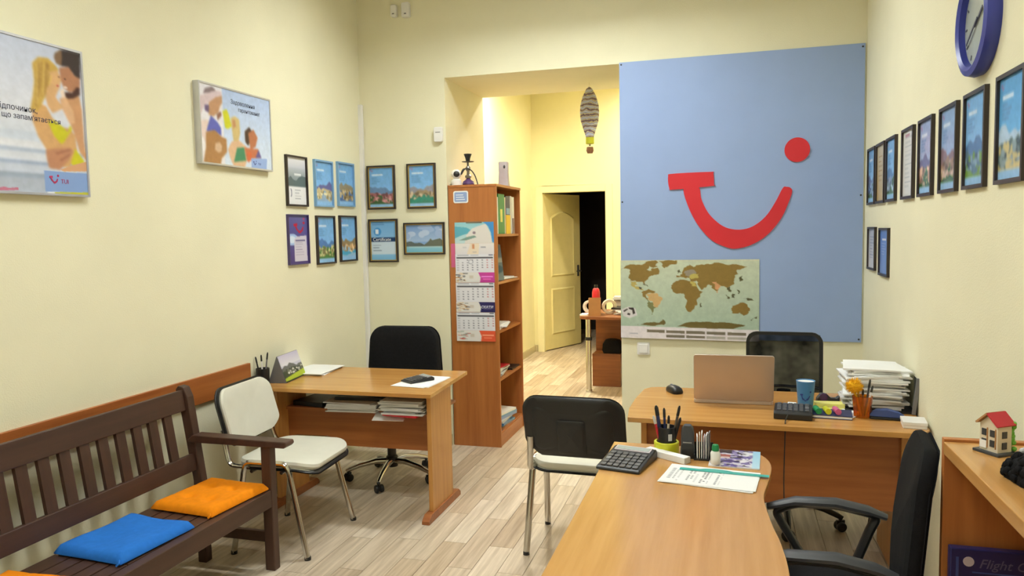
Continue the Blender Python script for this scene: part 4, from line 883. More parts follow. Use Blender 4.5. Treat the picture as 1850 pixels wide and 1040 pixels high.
def office_seat(t, z, w=.46, d=.45, m_='black_fabric'):
    part('seat', pad(w, d, .07, lambda x, y: (Vector((x, y+.03, z-.03*max(0, y/.22)**3)), Vector((0, .12*max(0, y/.2), 1)).normalized()), corner=.11), m_, t, smooth=True)
# chair at the left desk
t = thing('office_chair', 'black fabric office chair with a chrome star base behind the left desk', 'chair', (-2.055, 4.31, 0), PI+R(2))
star_base(t, R(-82)-PI-R(2)); office_seat(t, .45)
def bk(x, y): return (Vector((x*(1-.10*max(0, (y+.1)/.3)**1.3), -.235-.03*(1-(x/.26)**2)-.05*(y+.2), .70+y)), Vector((-x*.5, 1, .05)).normalized())
part('backrest', pad(.52, .475, .075, bk, corner=.085), 'black_fabric', t, smooth=True)
part('back_bracket', MB().tube([(0, -.08, .385), (0, -.27, .39), (0, -.30, .50), (0, -.30, .62)], .02, 8, rx=1.8), 'black_plastic', t, smooth=True)
# mesh chair behind the back desk
t = thing('office_chair', 'black mesh-back office chair behind the laptop desk', 'chair', (.285, 4.13, 0), PI+R(-2))
star_base(t, R(20), m_='black_plastic'); office_seat(t, .46)
out = [(x, z) for x, z in rrect(-.2, .2, .50, .965, .055, 5)]; inn = [(x, z) for x, z in rrect(-.182, .182, .52, .948, .045, 5)]
cv_ = lambda x, z: -.235-.03*(1-(x/.2)**2)-.06*(z-.5)
rings = [[Vector((x, cv_(x, z)+dy, z)) for x, z in pts] for pts, dy in ((out, -.010), (out, .010), (inn, .010), (inn, -.010), (out, -.010))]
part('back_frame', MB().loft(rings, cap=False), 'black_plastic', t, smooth=True)
part('back_mesh', MB().grid(lambda u, v: Vector((-.186+.372*u, cv_(-.186+.372*u, .515+.437*v), .515+.437*v)), 12, 12), 'chair_mesh', t, smooth=True)
part('lumbar_bar', MB().tube([(-.185, cv_(.185, .66)-.012, .66), (0, cv_(0, .66)-.02, .66), (.185, cv_(.185, .66)-.012, .66)], .008, 6, rx=3), 'black_plastic', t, smooth=True)
part('back_bracket', MB().tube([(0, -.08, .385), (0, -.27, .39), (0, -.31, .50), (0, -.295, .64)], .02, 8, rx=1.8), 'black_plastic', t, smooth=True)
for s in (-1, 1): part('armrest', MB().tube(bent([(s*.22, .08, .42), (s*.255, .1, .62), (s*.255, -.16, .63), (s*.22, -.12, .42)], .05), .014, 8), 'black_plastic', t, smooth=True)
# chair at the front desk, seen from its left
t = thing('office_chair', 'black office chair with loop armrests at the right of the front desk', 'chair', (.27, 2.30, 0), PI/2-R(7))
star_base(t, R(40)); office_seat(t, .47, .44, .42)
def bk2(x, y):
    q = y/.30; return (Vector((x*(1-.10*max(0, q)**2-.10*max(0, -q)), -.192-.012*(1-(x/.19)**2)-.056*max(0, q)**1.5+.006*math.cos(q*5), .66+y)), Vector((-x*.4, 1, .1+.15*max(0, q))).normalized())
part('backrest', pad(.375, .60, .045, bk2, corner=.085), 'black_fabric', t, smooth=True)
part('back_cover', pad(.37, .585, .015, lambda x, y: (bk2(x, y)[0]-bk2(x, y)[1]*.018, -bk2(x, y)[1]), corner=.09), 'black_fabric', t, smooth=True)
part('back_bracket', MB().tube([(0, -.08, .405), (0, -.20, .41), (0, -.232, .47), (0, -.232, .56)], .014, 8, rx=1.8), 'black_plastic', t, smooth=True)
for s in (-1, 1):
    ar = link('armrest', MB().tube(bent([(s*.185, .02, .425), (s*.215, .135, .60), (s*.218, .150, .628), (s*.218, .09, .660), (s*.218, -.03, .668), (s*.218, -.15, .650), (s*.215, -.13, .61), (s*.185, -.06, .425)], .03), .0125, 10, rx=1.5).mesh('armrest', 'black_plastic', True), t)
    part('arm_pad', MB().tube([(s*.218, .175, .640), (s*.218, .09, .668), (s*.218, -.03, .676), (s*.218, -.12, .664), (s*.218, -.175, .648)], [.010, .014, .015, .014, .009], 10, rx=1.9), 'dark_grey', ar, smooth=True)

# ---- left desk
DT = .705
t = thing('office_desk', 'light wood desk with an under-shelf in the left corner', 'desk', (-2.05, 3.95, 0), 0); ox, oy = 2.05, -3.95
X = lambda a: a+ox
Yy = lambda a: a+oy
part('desk_top', MB().prism([(X(-2.594), Yy(3.634)), (X(-1.502), Yy(3.634)), (X(-1.535), Yy(4.31)), (X(-2.594), Yy(4.31))], DT-.022, DT), 'desk_wood', t, bevel=.002)
for xx in (-1.560, -2.50):
    part('leg_panel', MB().box(X(xx), X(xx)+.024, Yy(3.715), Yy(4.02), .03, DT-.022), 'desk_leg', t, bevel=.001)
    part('foot', MB().prism([(Yy(3.63), 0), (Yy(4.12), 0), (Yy(4.12), .022), (Yy(4.09), .045), (Yy(3.67), .045), (Yy(3.63), .018)], X(xx)-.01, X(xx)+.034, Matrix(((0, 0, 1, 0), (1, 0, 0, 0), (0, 1, 0, 0), (0, 0, 0, 1)))), 'desk_panel_shaded', t, bevel=.002)
part('modesty_panel', MB().box(X(-2.476), X(-1.560), Yy(3.82), Yy(3.836), .345, .544), 'desk_panel_shaded', t)
part('under_shelf', MB().box(X(-2.476), X(-1.560), Yy(3.80), Yy(4.16), .544, .560), 'desk_panel_shaded', t)
# ---- back desk
t = thing('office_desk', 'light wood desk with a rounded corner carrying the laptop', 'desk', (.15, 3.7, 0), 0); ox, oy = -.15, -3.7
tp = [(-.438, 3.366), (.760, 3.326), (.796, 3.40), (.798, 4.055), (-.35, 4.055), (-.40, 4.04), (-.43, 3.99), (-.449, 3.75), (-.453, 3.54)]
part('desk_top', MB().prism([(X(x), Yy(y)) for x, y in tp], DT-.024, DT), 'desk_wood', t, bevel=.003)
part('side_panel', MB().box(X(-.386), X(-.361), Yy(3.44), Yy(3.95), 0, DT-.024), 'desk_leg', t, bevel=.001); part('side_panel', MB().box(X(.70), X(.725), Yy(3.44), Yy(3.95), 0, DT-.024), 'desk_leg', t, bevel=.001)
part('modesty_panel', MB().box(X(-.361), X(.70), Yy(3.46), Yy(3.478), .327, DT-.024), 'desk_panel_shaded', t)
# ---- front desk with a wavy edge
t = thing('office_desk', 'foreground light wood desk with a wavy right edge', 'desk', (-.14, 2.1, 0), 0); ox, oy = .14, -2.1
wave = catmull([(.021, 2.942), (.093, 2.924), (.135, 2.852), (.146, 2.746), (.129, 2.598), (.109, 2.461), (.109, 2.366), (.120, 2.218), (.137, 2.07), (.144, 1.90), (.132, 1.69), (.106, 1.53)], 5, False)
tp = [(-.444, 1.32), (-.440, 2.960), (-.211, 2.952)]+wave+[(.085, 1.32)]
part('desk_top', MB().prism([(X(x), Yy(y)) for x, y in tp], DT-.024, DT), 'desk_wood_y', t, bevel=.003)
part('leg_panel', MB().box(X(-.42), X(.02), Yy(2.74), Yy(2.762), 0, DT-.024), 'desk_leg', t); part('leg_panel', MB().box(X(-.42), X(.02), Yy(1.40), Yy(1.422), 0, DT-.024), 'desk_leg', t)
part('modesty_panel', MB().box(X(-.392), X(-.374), Yy(1.422), Yy(2.74), .33, DT-.024), 'desk_panel_shaded', t)
# ---- open counter cabinet on the right
t = thing('open_cabinet', 'open-fronted brown wooden counter against the right wall', 'cabinet', (.66, 1.5, 0), 0); ox, oy = -.66, -1.5
ZT = 1.0
part('top_panel', MB().box(X(.522), X(.803), Yy(.9), Yy(2.098), ZT-.032, ZT), 'desk_wood_y', t, bevel=.002)
part('end_panel', MB().box(X(.524), X(.803), Yy(2.10), Yy(2.122), 0, ZT+.006), 'shelf_wood', t, bevel=.001); part('end_panel', MB().box(X(.524), X(.803), Yy(.9), Yy(.922), 0, ZT-.033), 'shelf_wood', t)
part('back_panel', MB().box(X(.795), X(.803), Yy(.922), Yy(2.10), .05, ZT-.033), 'shelf_wood', t); part('shelf', MB().box(X(.53), X(.794), Yy(.923), Yy(2.099), .40, .418), 'shelf_wood_x', t); part('bottom_panel', MB().box(X(.53), X(.794), Yy(.923), Yy(2.099), .06, .078), 'shelf_wood_x', t)
# ---- back-room desk
t = thing('office_desk', 'brown desk on a chrome leg in the back room', 'desk', (-.9, 7.3, 0), 0); ox, oy = .9, -7.3
part('desk_top', MB().prism([(X(a), Yy(b_)) for a, b_ in [(-1.28, 6.93), (-.4, 6.9), (-.4, 7.6), (-1.30, 7.6), (-1.36, 7.5), (-1.365, 7.05), (-1.34, 6.96)]], .715, .742), 'hall_wood', t, bevel=.003)
part('chrome_leg', MB().lathe([(.001, 0), (.032, 0), (.032, .018), (.026, .024), (.026, .715), (.001, .715)], 20, (X(-1.287), Yy(7.08), 0)), 'chrome', t, smooth=True); part('leg_collar', MB().lathe([(.0262, .50), (.033, .50), (.033, .53), (.0262, .53)], 20, (X(-1.287), Yy(7.08), 0)), 'black_plastic', t)
part('modesty_panel', MB().box(X(-1.30), X(-.42), Yy(7.58), Yy(7.596), .22, .715), 'hall_wood', t); part('leg_panel', MB().box(X(-.43), X(-.41), Yy(6.95), Yy(7.58), 0, .715), 'hall_wood', t)
# ================================================================ SMALL THINGS
# ---- back room
solo('storage_box', MB().box(-.14, .14, -.1, .1, 0, .325), 'hall_wood', 'brown wooden drawer box under the back-room desk', 'box', (-1.16, 7.45, 0), 0, bevel=.003)
solo('bag', MB().loft([[Vector((a, b_, z)) for a, b_ in rrect(-.1*k, .1*k, -.07*k, .07*k, .03)] for z, k in ((0, .9), (.03, 1), (.09, .95), (.13, .7), (.14, .4))]), 'black_fabric', 'black bag lying on the drawer box under the back-room desk', 'bag', (-1.11, 7.45, .3255), 0, smooth=True)
HZ = .7425
t = thing('open_carton', 'small upright brown carton at the corner of the back-room desk', 'carton', (-1.215, 7.03, HZ), R(8))
part('carton_body', MB().box(-.056, .056, -.05, -.047, 0, .165).box(-.056, .056, .047, .05, 0, .165).box(-.056, -.053, -.047, .047, 0, .165).box(.053, .056, -.047, .047, 0, .165).box(-.053, .053, -.047, .047, 0, .003), 'card_brown', t)
t = thing('drink_bottle', 'red bottle with a black cap behind the carton', 'bottle', (-1.225, 7.17, HZ), 0)
part('bottle_body', MB().lathe([(.001, 0), (.037, 0), (.038, .02), (.038, .21), (.03, .24), (.018, .25), (.001, .251)], 20), 'red_plastic', t, smooth=True); part('cap', MB().lathe([(.001, .251), (.017, .251), (.016, .28), (.001, .281)], 14), 'black_plastic', t, smooth=True)
def tape(name, label, loc, ro, ri, h, m_, rot=(0, 0, 0), cat='tape roll'):
    o = part(name, MB().loft([[Vector((r_*math.cos(2*PI*j/32), r_*math.sin(2*PI*j/32), z)) for j in range(32)] for r_, z in ((ri, 0), (ro-.002, 0), (ro, .002), (ro, h-.002), (ro-.002, h), (ri, h), (ri, 0))], cap=False), m_, None, loc=loc, rot=rot, smooth=True); o.scale = (ISC,)*3; return tag(o, label, cat)
tape('tape_roll', 'cream packing tape roll standing on the back-room desk', (-1.11, 7.21, HZ+.07), .07, .045, .05, 'cream', (PI/2, 0, R(20)))
tape('tape_roll', 'pale tape roll peeking out left of the carton', (-1.30, 7.28, HZ+.062), .062, .04, .05, 'wax_paper', (PI/2, 0, R(-10)))
solo('paper_stack', sheet(.07, .14, .012, 7, 3, .004), 'paper', 'white papers at the left edge of the back-room desk', 'papers', (-1.315, 7.06, HZ), R(2))
solo('paper_stack', sheet(.3, .2, .05, 8, 5), 'paper', 'white paper pile in the middle of the back-room desk', 'papers', (-.885, 7.2, HZ), R(5))
solo('document_folder', MB().box(-.12, .12, -.1, .1, 0, .015), 'black_plastic', 'thin black folder on the back-room paper pile', 'folder', (-.94, 7.2, HZ+.0505), R(-8))
solo('paper_roll', MB().tube([(-.15, 0, .06), (.2, .02, .06)], [.06, .06], 14), 'wax_paper', 'thick pale paper roll at the back of the back-room desk', 'paper roll', (-.95, 7.44, HZ), 0, smooth=True)
solo('paper_stack', sheet(.3, .12, .03, 28, 3), 'paper_grey', 'grey papers balanced on the thick pale paper roll', 'papers', (-.93, 7.42, HZ+.121), R(4))

# ---- left desk
ISC = 1.056
LZ = .7055
t = thing('desk_calendar', 'tent-shaped desk calendar with a landscape photo on the left desk', 'calendar', (-2.512, 3.885, LZ), R(97))
part('stand', MB().prism([(-.052, 0), (.052, 0), (.0, .145)], -.125, .125, Matrix(((0, 0, 1, 0), (1, 0, 0, 0), (0, 1, 0, 0), (0, 0, 0, 1)))), 'grey_plastic', t)
c = Canvas(60, 40, (200, 200, 216)); c.vgrad(0, .4, (196, 190, 216), (220, 220, 226)); c.ridge(.45, .1, (110, 112, 110), 4); c.ridge(.6, .08, (70, 76, 56), 6); c.blobs(.1, .95, .55, .75, [(226, 224, 214), (60, 66, 50), (120, 120, 100)], 40, .04, 3); c.poly([(0, .85), (1, .72), (1, 1), (0, 1)], (178, 196, 60)); c.rect(0, 1, .95, 1, (60, 70, 40))
link('photo_page', c.mesh('photo_page', .245, .15), t, (0, -.0285, .0735), (-math.atan2(.052, .145), 0, 0))
def pen(label, loc, direction, ln, m_, tip='black_plastic', r=.004, group='pens in holders', cat='pen', name='pen'):
    d_ = Vector(direction).normalized(); t_ = thing(name, label, cat, loc, 0, group)
    part('barrel', MB().tube([d_*.0, d_*ln*.78], r, 8), m_, t_, smooth=True); part('cap', MB().tube([d_*ln*.78, d_*ln*.95, d_*ln], [r*1.15, r*1.1, r*.5], 8), tip, t_, smooth=True)
t = thing('pen_holder', 'dark pen cup at the wall end of the left desk', 'pen holder', (-2.552, 3.70, LZ), 0)
part('cup', MB().lathe([(.001, 0), (.033, 0), (.036, .09), (.033, .09), (.031, .004), (.001, .004)], 18), 'black_plastic', t, smooth=True)
for k, (lb, dx, dy, m_) in enumerate((('black pen leaning left in the cup on the left desk', -.18, -.05, 'black_plastic'), ('white pen standing in the cup on the left desk', .04, -.1, 'paper'), ('grey pen leaning right in the cup on the left desk', .16, .0, 'grey_plastic'))):
    pen(lb, (-2.552+dx*.05, 3.70+dy*.05, LZ+.006), (dx, dy, 1), .15+.012*k, m_)
solo('paper_stack', sheet(.21, .297, .012, 11, 4, .012), 'paper', 'pile of white sheets near the wall on the left desk', 'papers', (-2.475, 4.15, LZ), R(4))
solo('paper_stack', sheet(.20, .28, .004, 12, 3, .012), 'paper', 'white sheets under the calculator on the left desk', 'papers', (-1.6742, 3.9451, LZ), R(-6))
def calculator(name, label, loc, rz, w, d, h0, h1, cols, rows, kw=.74, tilt=0, disp=True, body='black_plastic', key='key_grey', cat='calculator', yk=(.06, .70)):
    t_ = thing(name, label, cat, loc, rz)
    T = Matrix(((0, 0, 1, 0), (1, 0, 0, 0), (0, 1, 0, 0), (0, 0, 0, 1)))
    part('case', MB().prism([(-d/2, 0), (d/2, 0), (d/2, h1*.7), (d/2-.012, h1), (-d/2+.008, h0), (-d/2, h0*.7)], -w/2, w/2, T), body, t_, bevel=.004)
    sl = (h1-h0)/(d-.02); zt = lambda y: h0+(y+d/2-.008)*sl
    ang = math.atan(sl)
    if disp:
        y0 = d*.33; part('display_bezel', MB().box(-w*.42, w*.42, -d*.095, d*.095, 0, .003), 'lilac_grey', t_, loc=(0, y0, zt(y0)), rot=(ang, 0, 0)); part('display', MB().box(-w*.39, w*.39, -d*.065, d*.065, .0031, .0042), 'lcd', t_, loc=(0, y0, zt(y0)), rot=(ang, 0, 0))
    cw = w*.88/cols; rh = d*(yk[1]-yk[0])/rows
    me = MB().prism(rrect(-cw*kw/2, cw*kw/2, -rh*kw/2, rh*kw/2, min(cw, rh)*.15, 2), 0, .004).mesh('key', key); me2 = MB().prism(rrect(-cw*kw/2, cw*kw/2, -rh*kw/2, rh*kw/2, min(cw, rh)*.15, 2), 0, .004).mesh('key', 'grey_plastic')
    for i in range(cols):
        for j in range(rows):
            y = -d/2+d*yk[0]+(j+.5)*rh; link('key', me2 if (i == 0 and j == rows//2) else me, t_, (-w*.44+(i+.5)*cw, y, zt(y)+.0003), (ang, 0, 0))
    return t_
calculator('calculator', 'black calculator lying on papers on the left desk', (-1.7058, 3.9451, LZ+.0045), R(-35), .105, .15, .010, .022, 5, 5)
# under-shelf papers
UZ = .5605
solo('paper_stack', sheet(.28, .25, .052, 14, 9, .014), 'paper_grey', 'pile of grey papers under a black folder on the under-shelf', 'papers', (-2.03, 3.865, UZ), R(3))
solo('document_folder', MB().box(-.14, .14, -.12, .12, 0, .016), 'black_plastic', 'black folder on top of the left paper pile on the under-shelf', 'folder', (-2.01, 3.92, UZ+.0560), R(4), bevel=.002)
solo('document_folder', MB().box(-.10, .10, -.15, .15, 0, .012), 'red_plastic', 'red folder under the right paper pile of the under-shelf', 'folder', (-1.695, 3.85, UZ), R(-7), bevel=.002)
solo('paper_stack', sheet(.23, .28, .068, 15, 10, .014), 'paper_grey', 'tallest pile of papers on the under-shelf beside the desk leg', 'papers', (-1.705, 3.845, UZ+.0132), R(-3))
solo('document_folder', MB().box(-.10, .10, -.13, .13, 0, .026), 'black_plastic', 'black file lying at the wall end of the under-shelf', 'folder', (-2.33, 3.96, UZ), R(-8), bevel=.003)
solo('leaflet', MB().box(-.085, .085, -.075, .0, 0, .003, T=Matrix.Rotation(R(20), 4, 'X')), 'paper', 'white leaflet sagging over the front of the under-shelf', 'leaflet', (-1.80, 3.79, UZ-.004), R(6))

# ---- back desk
BZ = .7055
t = thing('computer_mouse', 'black computer mouse left of the laptop', 'mouse', (-0.2693, 3.9292, BZ), R(30))
part('shell', MB().loft([[Vector((a, b_, z)) for a, b_ in catmull([(-.028*k, 0), (-.024*k, .045*k), (0, .054*k), (.024*k, .045*k), (.028*k, 0), (.025*k, -.045*k), (0, -.054*k), (-.025*k, -.045*k)], 3)] for z, k in ((0, .94), (.008, 1), (.022, .9), (.031, .62), (.034, .25))]), 'black_plastic', t, smooth=True, angle=60); part('wheel', MB().lathe([(.001, -.004), (.008, -.004), (.008, .004), (.001, .004)], 10, T=Matrix.Translation((0, .03, .028)) @ Matrix.Rotation(PI/2, 4, 'Y')), 'grey_plastic', t)
t = thing('laptop', 'open silver laptop seen from behind on the back desk', 'laptop', (0.019, 3.8447, BZ), PI+R(1))
part('base', MB().prism(rrect(-.173, .173, -.12, .12, .012), 0, .015), 'silver', t, bevel=.002); part('keyboard', MB().box(-.155, .155, -.02, .085, .0151, .0165), 'black_plastic', t)
lid = part('lid', MB().prism(rrect(-.173, .173, 0, .222, .012), -.004, .004, Matrix(((1, 0, 0, 0), (0, 0, 1, 0), (0, 1, 0, 0), (0, 0, 0, 1)))), 'silver', t, bevel=.0015, loc=(0, .118, .016), rot=(R(-14), 0, 0)); part('screen', MB().box(-.163, .163, -.0052, -.0042, .012, .21), 'black_plastic', lid)
part('hinge', MB().tube([(-.12, .112, .016), (.12, .112, .016)], .004, 8), 'black_plastic', t)
t = thing('mug', 'blue tumbler cup with a dark smile print on the back desk', 'cup', (0.3433, 3.6969, BZ), 0)
part('cup', MB().lathe([(.001, 0), (.029, 0), (.032, .01), (.039, .118), (.040, .122), (.0375, .122), (.0365, .116), (.028, .006), (.001, .006)], 28), ['mug_blue'], t, smooth=True); part('inside', MB().lathe([(.0362, .118), (.0276, .0075), (.001, .0072), (.001, .0070), (.0278, .0071), (.0364, .1175)], 28), 'paper', t, smooth=True)
rad_at = lambda z: .032+(z-.01)/.108*.007+.0004
def on_mug(poly):
    mb = MB(); a0 = R(-96); f = lambda x, z, o: Vector((math.cos(a0+x/.036)*(rad_at(z)+o), math.sin(a0+x/.036)*(rad_at(z)+o), z))
    mb.loft([[f(x, z, .0001) for x, z in poly], [f(x, z, .0009) for x, z in poly]]); return mb
part('smile_print', on_mug([(-.022, .068), (-.010, .069), (-.010, .062), (-.014, .062), (-.010, .05), (0, .044), (.010, .05), (.018, .062), (.021, .060), (.013, .044), (0, .036), (-.013, .044), (-.018, .062), (-.022, .061)]), 'mug_mark', t); part('smile_print', on_mug([(.021+.004*math.cos(k*PI/4), .078+.004*math.sin(k*PI/4)) for k in range(8)]), 'mug_mark', t)
kp = calculator('desk_phone', 'black corded keypad at the front edge of the back desk', (0.2767, 3.5332, BZ), PI+R(-6), .15, .16, .036, .034, 6, 5, disp=False, yk=(.08, .92), cat='keypad')
kp.rotation_euler[2] = PI+R(-5)
part('cord', MB().tube(catmull([(.02, .08, .02), (.028, .13, .006), (.028, .158, -.03), (.03, .165, -.3), (.005, .16, -.5), (.0, .15, -.6), (-.02, .06, -.66), (-.08, -.04, -.664)], 5, False), .0025, 6), 'black_plastic', kp, smooth=True)
solo('eraser', MB().box(-.018, .018, -.011, .011, 0, .014), 'paper', 'small white eraser at the foot of the blue cup', 'eraser', (0.2873, 3.7338, BZ), R(-8), bevel=.002)
solo('notebook', MB().box(-.085, .085, -.06, .06, 0, .003).box(-.083, .083, -.058, .058, .003, .012, 1).box(-.085, .085, -.06, .06, .012, .015), ['navy', 'paper'], 'dark notebook under the marker pens at the desk front', 'notebook', (0.4331, 3.5648, BZ), R(-6))
for k, (dx, m_, lb) in enumerate(((-.052, 'green', 'green marker pen lying on the dark notebook'), (-.012, 'lime', 'yellow-green marker pen lying on the dark notebook'), (.028, 'pink', 'pink marker pen lying on the dark notebook'))):
    t = thing('highlighter', lb, 'marker', (0.4331+dx, 3.5437, BZ+.0162+.0134), R(12), 'highlighters on the notebook')
    part('barrel', MB().tube([(-.006, -.03, 0), (.0, .028, 0)], [.0125, .0125], 12), m_, t, smooth=True); part('cap', MB().tube([(.0, .028, 0), (.004, .05, 0)], [.0115, .008], 12), 'dark_grey', t, smooth=True)
solo('sticky_note_pad', MB().box(-.06, .06, -.03, .03, 0, .022), 'pale_yellow', 'yellow sticky note block behind the marker pens', 'note pad', (0.4489, 3.7286, BZ), R(4), bevel=.001)
solo('sticky_note_pad', MB().box(-.05, .05, -.025, .025, 0, .010), 'pale_yellow', 'thin yellow sticky notes lying between cup and notebook', 'note pad', (0.4415, 3.6599, BZ), R(-10), bevel=.001)
t = thing('tape_dispenser', 'small dark tape dispenser behind the yellow notes', 'tape dispenser', (0.4542, 3.8342, BZ), R(15))
part('body', MB().prism([(-.05, 0), (.05, 0), (.052, .030), (.038, .020), (.012, .022), (-.008, .042), (-.03, .044), (-.048, .022)], -.012, .012, XZ), 'dark_grey', t, bevel=.002); part('tape', MB().lathe([(.001, -.008), (.018, -.008), (.018, .008), (.001, .008)], 16, T=Matrix.Translation((-.022, -.006, .026)) @ Matrix.Rotation(PI/2, 4, 'X')), 'purple', t)
t = thing('pencil_cup', 'orange transparent pencil cup at the front of the back desk', 'pen holder', (0.5651, 3.5648, BZ), 0)
part('cup', MB().lathe([(.001, 0), (.032, 0), (.040, .09), (.038, .09), (.030, .004), (.001, .004)], 8), 'orange_glass', t)
for k, (lb, dx, dy, ln, m_) in enumerate((('olive pencil standing left in the orange cup', -.10, .05, .135, 'frame_gold'), ('dark pencil rising highest from the orange cup', .14, .02, .155, 'dark_grey'), ('white pen at the right of the orange cup', .22, .05, .13, 'paper'), ('short brown pencil in the middle of the orange cup', .0, -.05, .115, 'basket'))):
    pen(lb, (0.5651+dx*.06, 3.5648+dy*.06, BZ+.006), (dx, dy, 1), ln, m_)
t = thing('pompon_pen', 'pen topped by a fluffy yellow pompon in the orange cup', 'pen', (0.5598, 3.5596, BZ+.006), 0)
part('barrel', MB().tube([(0, 0, 0), (-.024, 0, .10)], .004, 8), 'yellow', t, smooth=True)
def fluff():
    rs = random.Random(5); mb = MB().ball((-.028, 0, .125), .026, 16)
    for k in range(420):
        v = Vector((rs.gauss(0, 1), rs.gauss(0, 1), rs.gauss(0, 1))).normalized(); u = v.orthogonal().normalized()*.0016; w_ = v.cross(u); p = Vector((-.028, 0, .125))+v*.022; e_ = p+v*(.014+.006*rs.random())
        mb.add([p+u, p-u*.5+w_, p-u*.5-w_, e_], [(0, 1, 3), (1, 2, 3), (2, 0, 3)])
    return mb
part('pompon', fluff(), 'pompon', t)
# paper tray
t = thing('document_tray', 'black document tray beside the right wall on the back desk', 'tray', (0.676, 3.8025, BZ), R(-3))
part('tray_base', MB().box(-.15, .135, -.13, .15, 0, .006), 'black_plastic', t); part('tray_side', MB().box(.125, .135, -.13, .15, .006, .15), 'black_plastic', t); part('tray_divider', MB().box(-.007, .007, -.148, -.136, .001, .155, T=Matrix.Translation((.112, 0, .001)) @ Matrix.Rotation(R(6), 4, 'Y')), 'grey_plastic', t)
def heap(w, d, h, n, seed, jig):
    rs = random.Random(seed); mb = MB(); z = 0
    for i in range(n):
        th = h/n; T = Matrix.Translation((rs.uniform(-jig, jig), rs.uniform(-jig, jig), 0)) @ Matrix.Rotation(rs.uniform(-.15, .15), 4, 'Z'); sag = rs.uniform(.001, .004); ww = w*rs.uniform(.92, 1.03); dd = d*rs.uniform(.9, 1.0)
        g = lambda dz: [T @ Vector((x, y, z+dz-sag*((x/ww*2)**2))) for x, y in ((-ww/2, -dd/2), (-ww/4, -dd/2), (0, -dd/2), (ww/4, -dd/2), (ww/2, -dd/2), (ww/2, dd/2), (ww/4, dd/2), (0, dd/2), (-ww/4, dd/2), (-ww/2, dd/2))]
        mb.loft([g(.0042), g(th*.93+.004)]); z += th
    return mb
for i, (z, h_, lb, jig, m_) in enumerate(((.0065, .055, 'grey bottom third of the paper heap in the document tray', .012, 'paper_grey'), (.065, .055, 'middle part of the white paper heap in the document tray', .018, 'paper'), (.124, .06, 'topmost papers of the white heap in the document tray', .02, 'paper'))):
    solo('paper_stack', heap(.235, .255, h_, 8, 40+i, jig), m_, lb, 'papers', (0.6464, 3.8236, BZ+z), R(-4+2*i), 'paper heap on the back desk')
solo('paper_sheet', sheet(.12, .16, .003, 51, 2, .01), 'paper', 'white leaflet sticking out under the paper heap by the orange cup', 'papers', (0.5017, 3.6335, BZ), R(-30))
t = thing('stapler', 'dark blue stapler right of the orange pencil cup', 'stapler', (0.6602, 3.549, BZ), R(-8))
part('base', MB().prism(rrect(-.065, .065, -.022, .022, .012), 0, .010), 'black_plastic', t, bevel=.002); part('arm', MB().loft([[Vector((x, y*k, z)) for y, z in ((-.018, .012), (.018, .012), (.016, .012+hh), (0, .012+hh*1.2), (-.016, .012+hh))] for x, k, hh in ((-.064, .7, .008), (-.04, 1, .024), (.0, 1, .028), (.04, .95, .020), (.064, .6, .008))]), 'steel_blue', t, smooth=True)
t = thing('white_box', 'flat white box at the right front corner of the back desk', 'box', (0.7447, 3.4487, BZ), R(-6))
part('tray', MB().box(-.042, .042, -.05, .05, 0, .012), 'white_plastic', t, bevel=.001); part('lid', MB().box(-.044, .044, -.052, .052, .0121, .026), 'white_plastic', t, bevel=.002)

# ---- front desk
FZ = .7055
calculator('calculator', 'large black desk calculator on the front desk', (-0.3517, 2.6829, FZ), R(-12), .152, .20, .012, .034, 6, 5, kw=.78, yk=(.05, .66))
tape('tape_roll', 'lime-green tape roll standing round the pen cup on the front desk', (-0.225, 2.8519, FZ), .044, .036, .042, 'lime')
t = thing('pen_holder', 'black pen cup set inside the lime-green tape roll', 'pen holder', (-0.225, 2.8519, FZ), 0)
part('cup', MB().lathe([(.001, 0), (.031, 0), (.034, .095), (.0315, .095), (.029, .004), (.001, .004)], 20), 'black_plastic', t, smooth=True); part('ring_mark', MB().loft([[Vector((.0345*math.cos(a), .0345*math.sin(a), .062+dz)) for a in [R(-75)+.4*k/6 for k in range(7)]]+[Vector((.0335*math.cos(a), .0335*math.sin(a), .062+dz)) for a in [R(-75)+.4*k/6 for k in range(6, -1, -1)]] for dz in (-.012, .012)]), 'paper_grey', t)
for k, (lb, dx, dy, ln, m_, r_) in enumerate((('thick navy pen leaning left in the black cup', -.16, .0, .165, 'navy', .0065), ('red pen at the left of the black cup', -.22, -.12, .135, 'red_plastic', .0045), ('silver pen leaning right in the black cup', .20, .02, .168, 'steel', .0045), ('black pen at the right of the black cup', .26, -.05, .13, 'black_plastic', .0045), ('pale pencil in the middle of the black cup', .05, -.1, .135, 'cream', .004), ('dark blue pen behind the red pen in the black cup', -.05, .14, .15, 'navy', .0045))):
    pen(lb, (-0.225+dx*.07, 2.8519+dy*.07, FZ+.006), (dx, dy, 1), ln, m_, 'black_plastic' if m_ != 'red_plastic' else 'paper_grey', r_)
t = thing('stapler', 'black stapler standing upright between pen cup and card holder', 'stapler', (-0.1447, 2.8043, FZ), R(0))
part('body', MB().loft([[Vector((a, b_, z)) for a, b_ in rrect(-.023*k, .023*k, -.016, .016, .007)] for z, k in ((0, 1.05), (.03, 1.05), (.05, .95), (.085, .98), (.105, .85), (.115, .5))]), 'dark_grey', t, smooth=True); part('metal_band', MB().box(-.015, .015, -.0175, -.0155, .055, .059), 'steel', t); part('grip', MB().box(-.02, .02, -.0185, -.016, .004, .05), 'black_plastic', t, bevel=.001)
t = thing('card_holder', 'black business card holder on the front desk', 'card holder', (-0.0877, 2.8043, FZ), R(0))
part('tray', MB().box(-.032, .032, -.03, .03, 0, .006).box(-.032, .032, .027, .03, .006, .05).box(-.032, -.029, -.03, .027, .006, .02).box(.029, .032, -.03, .027, .006, .02), 'black_plastic', t)
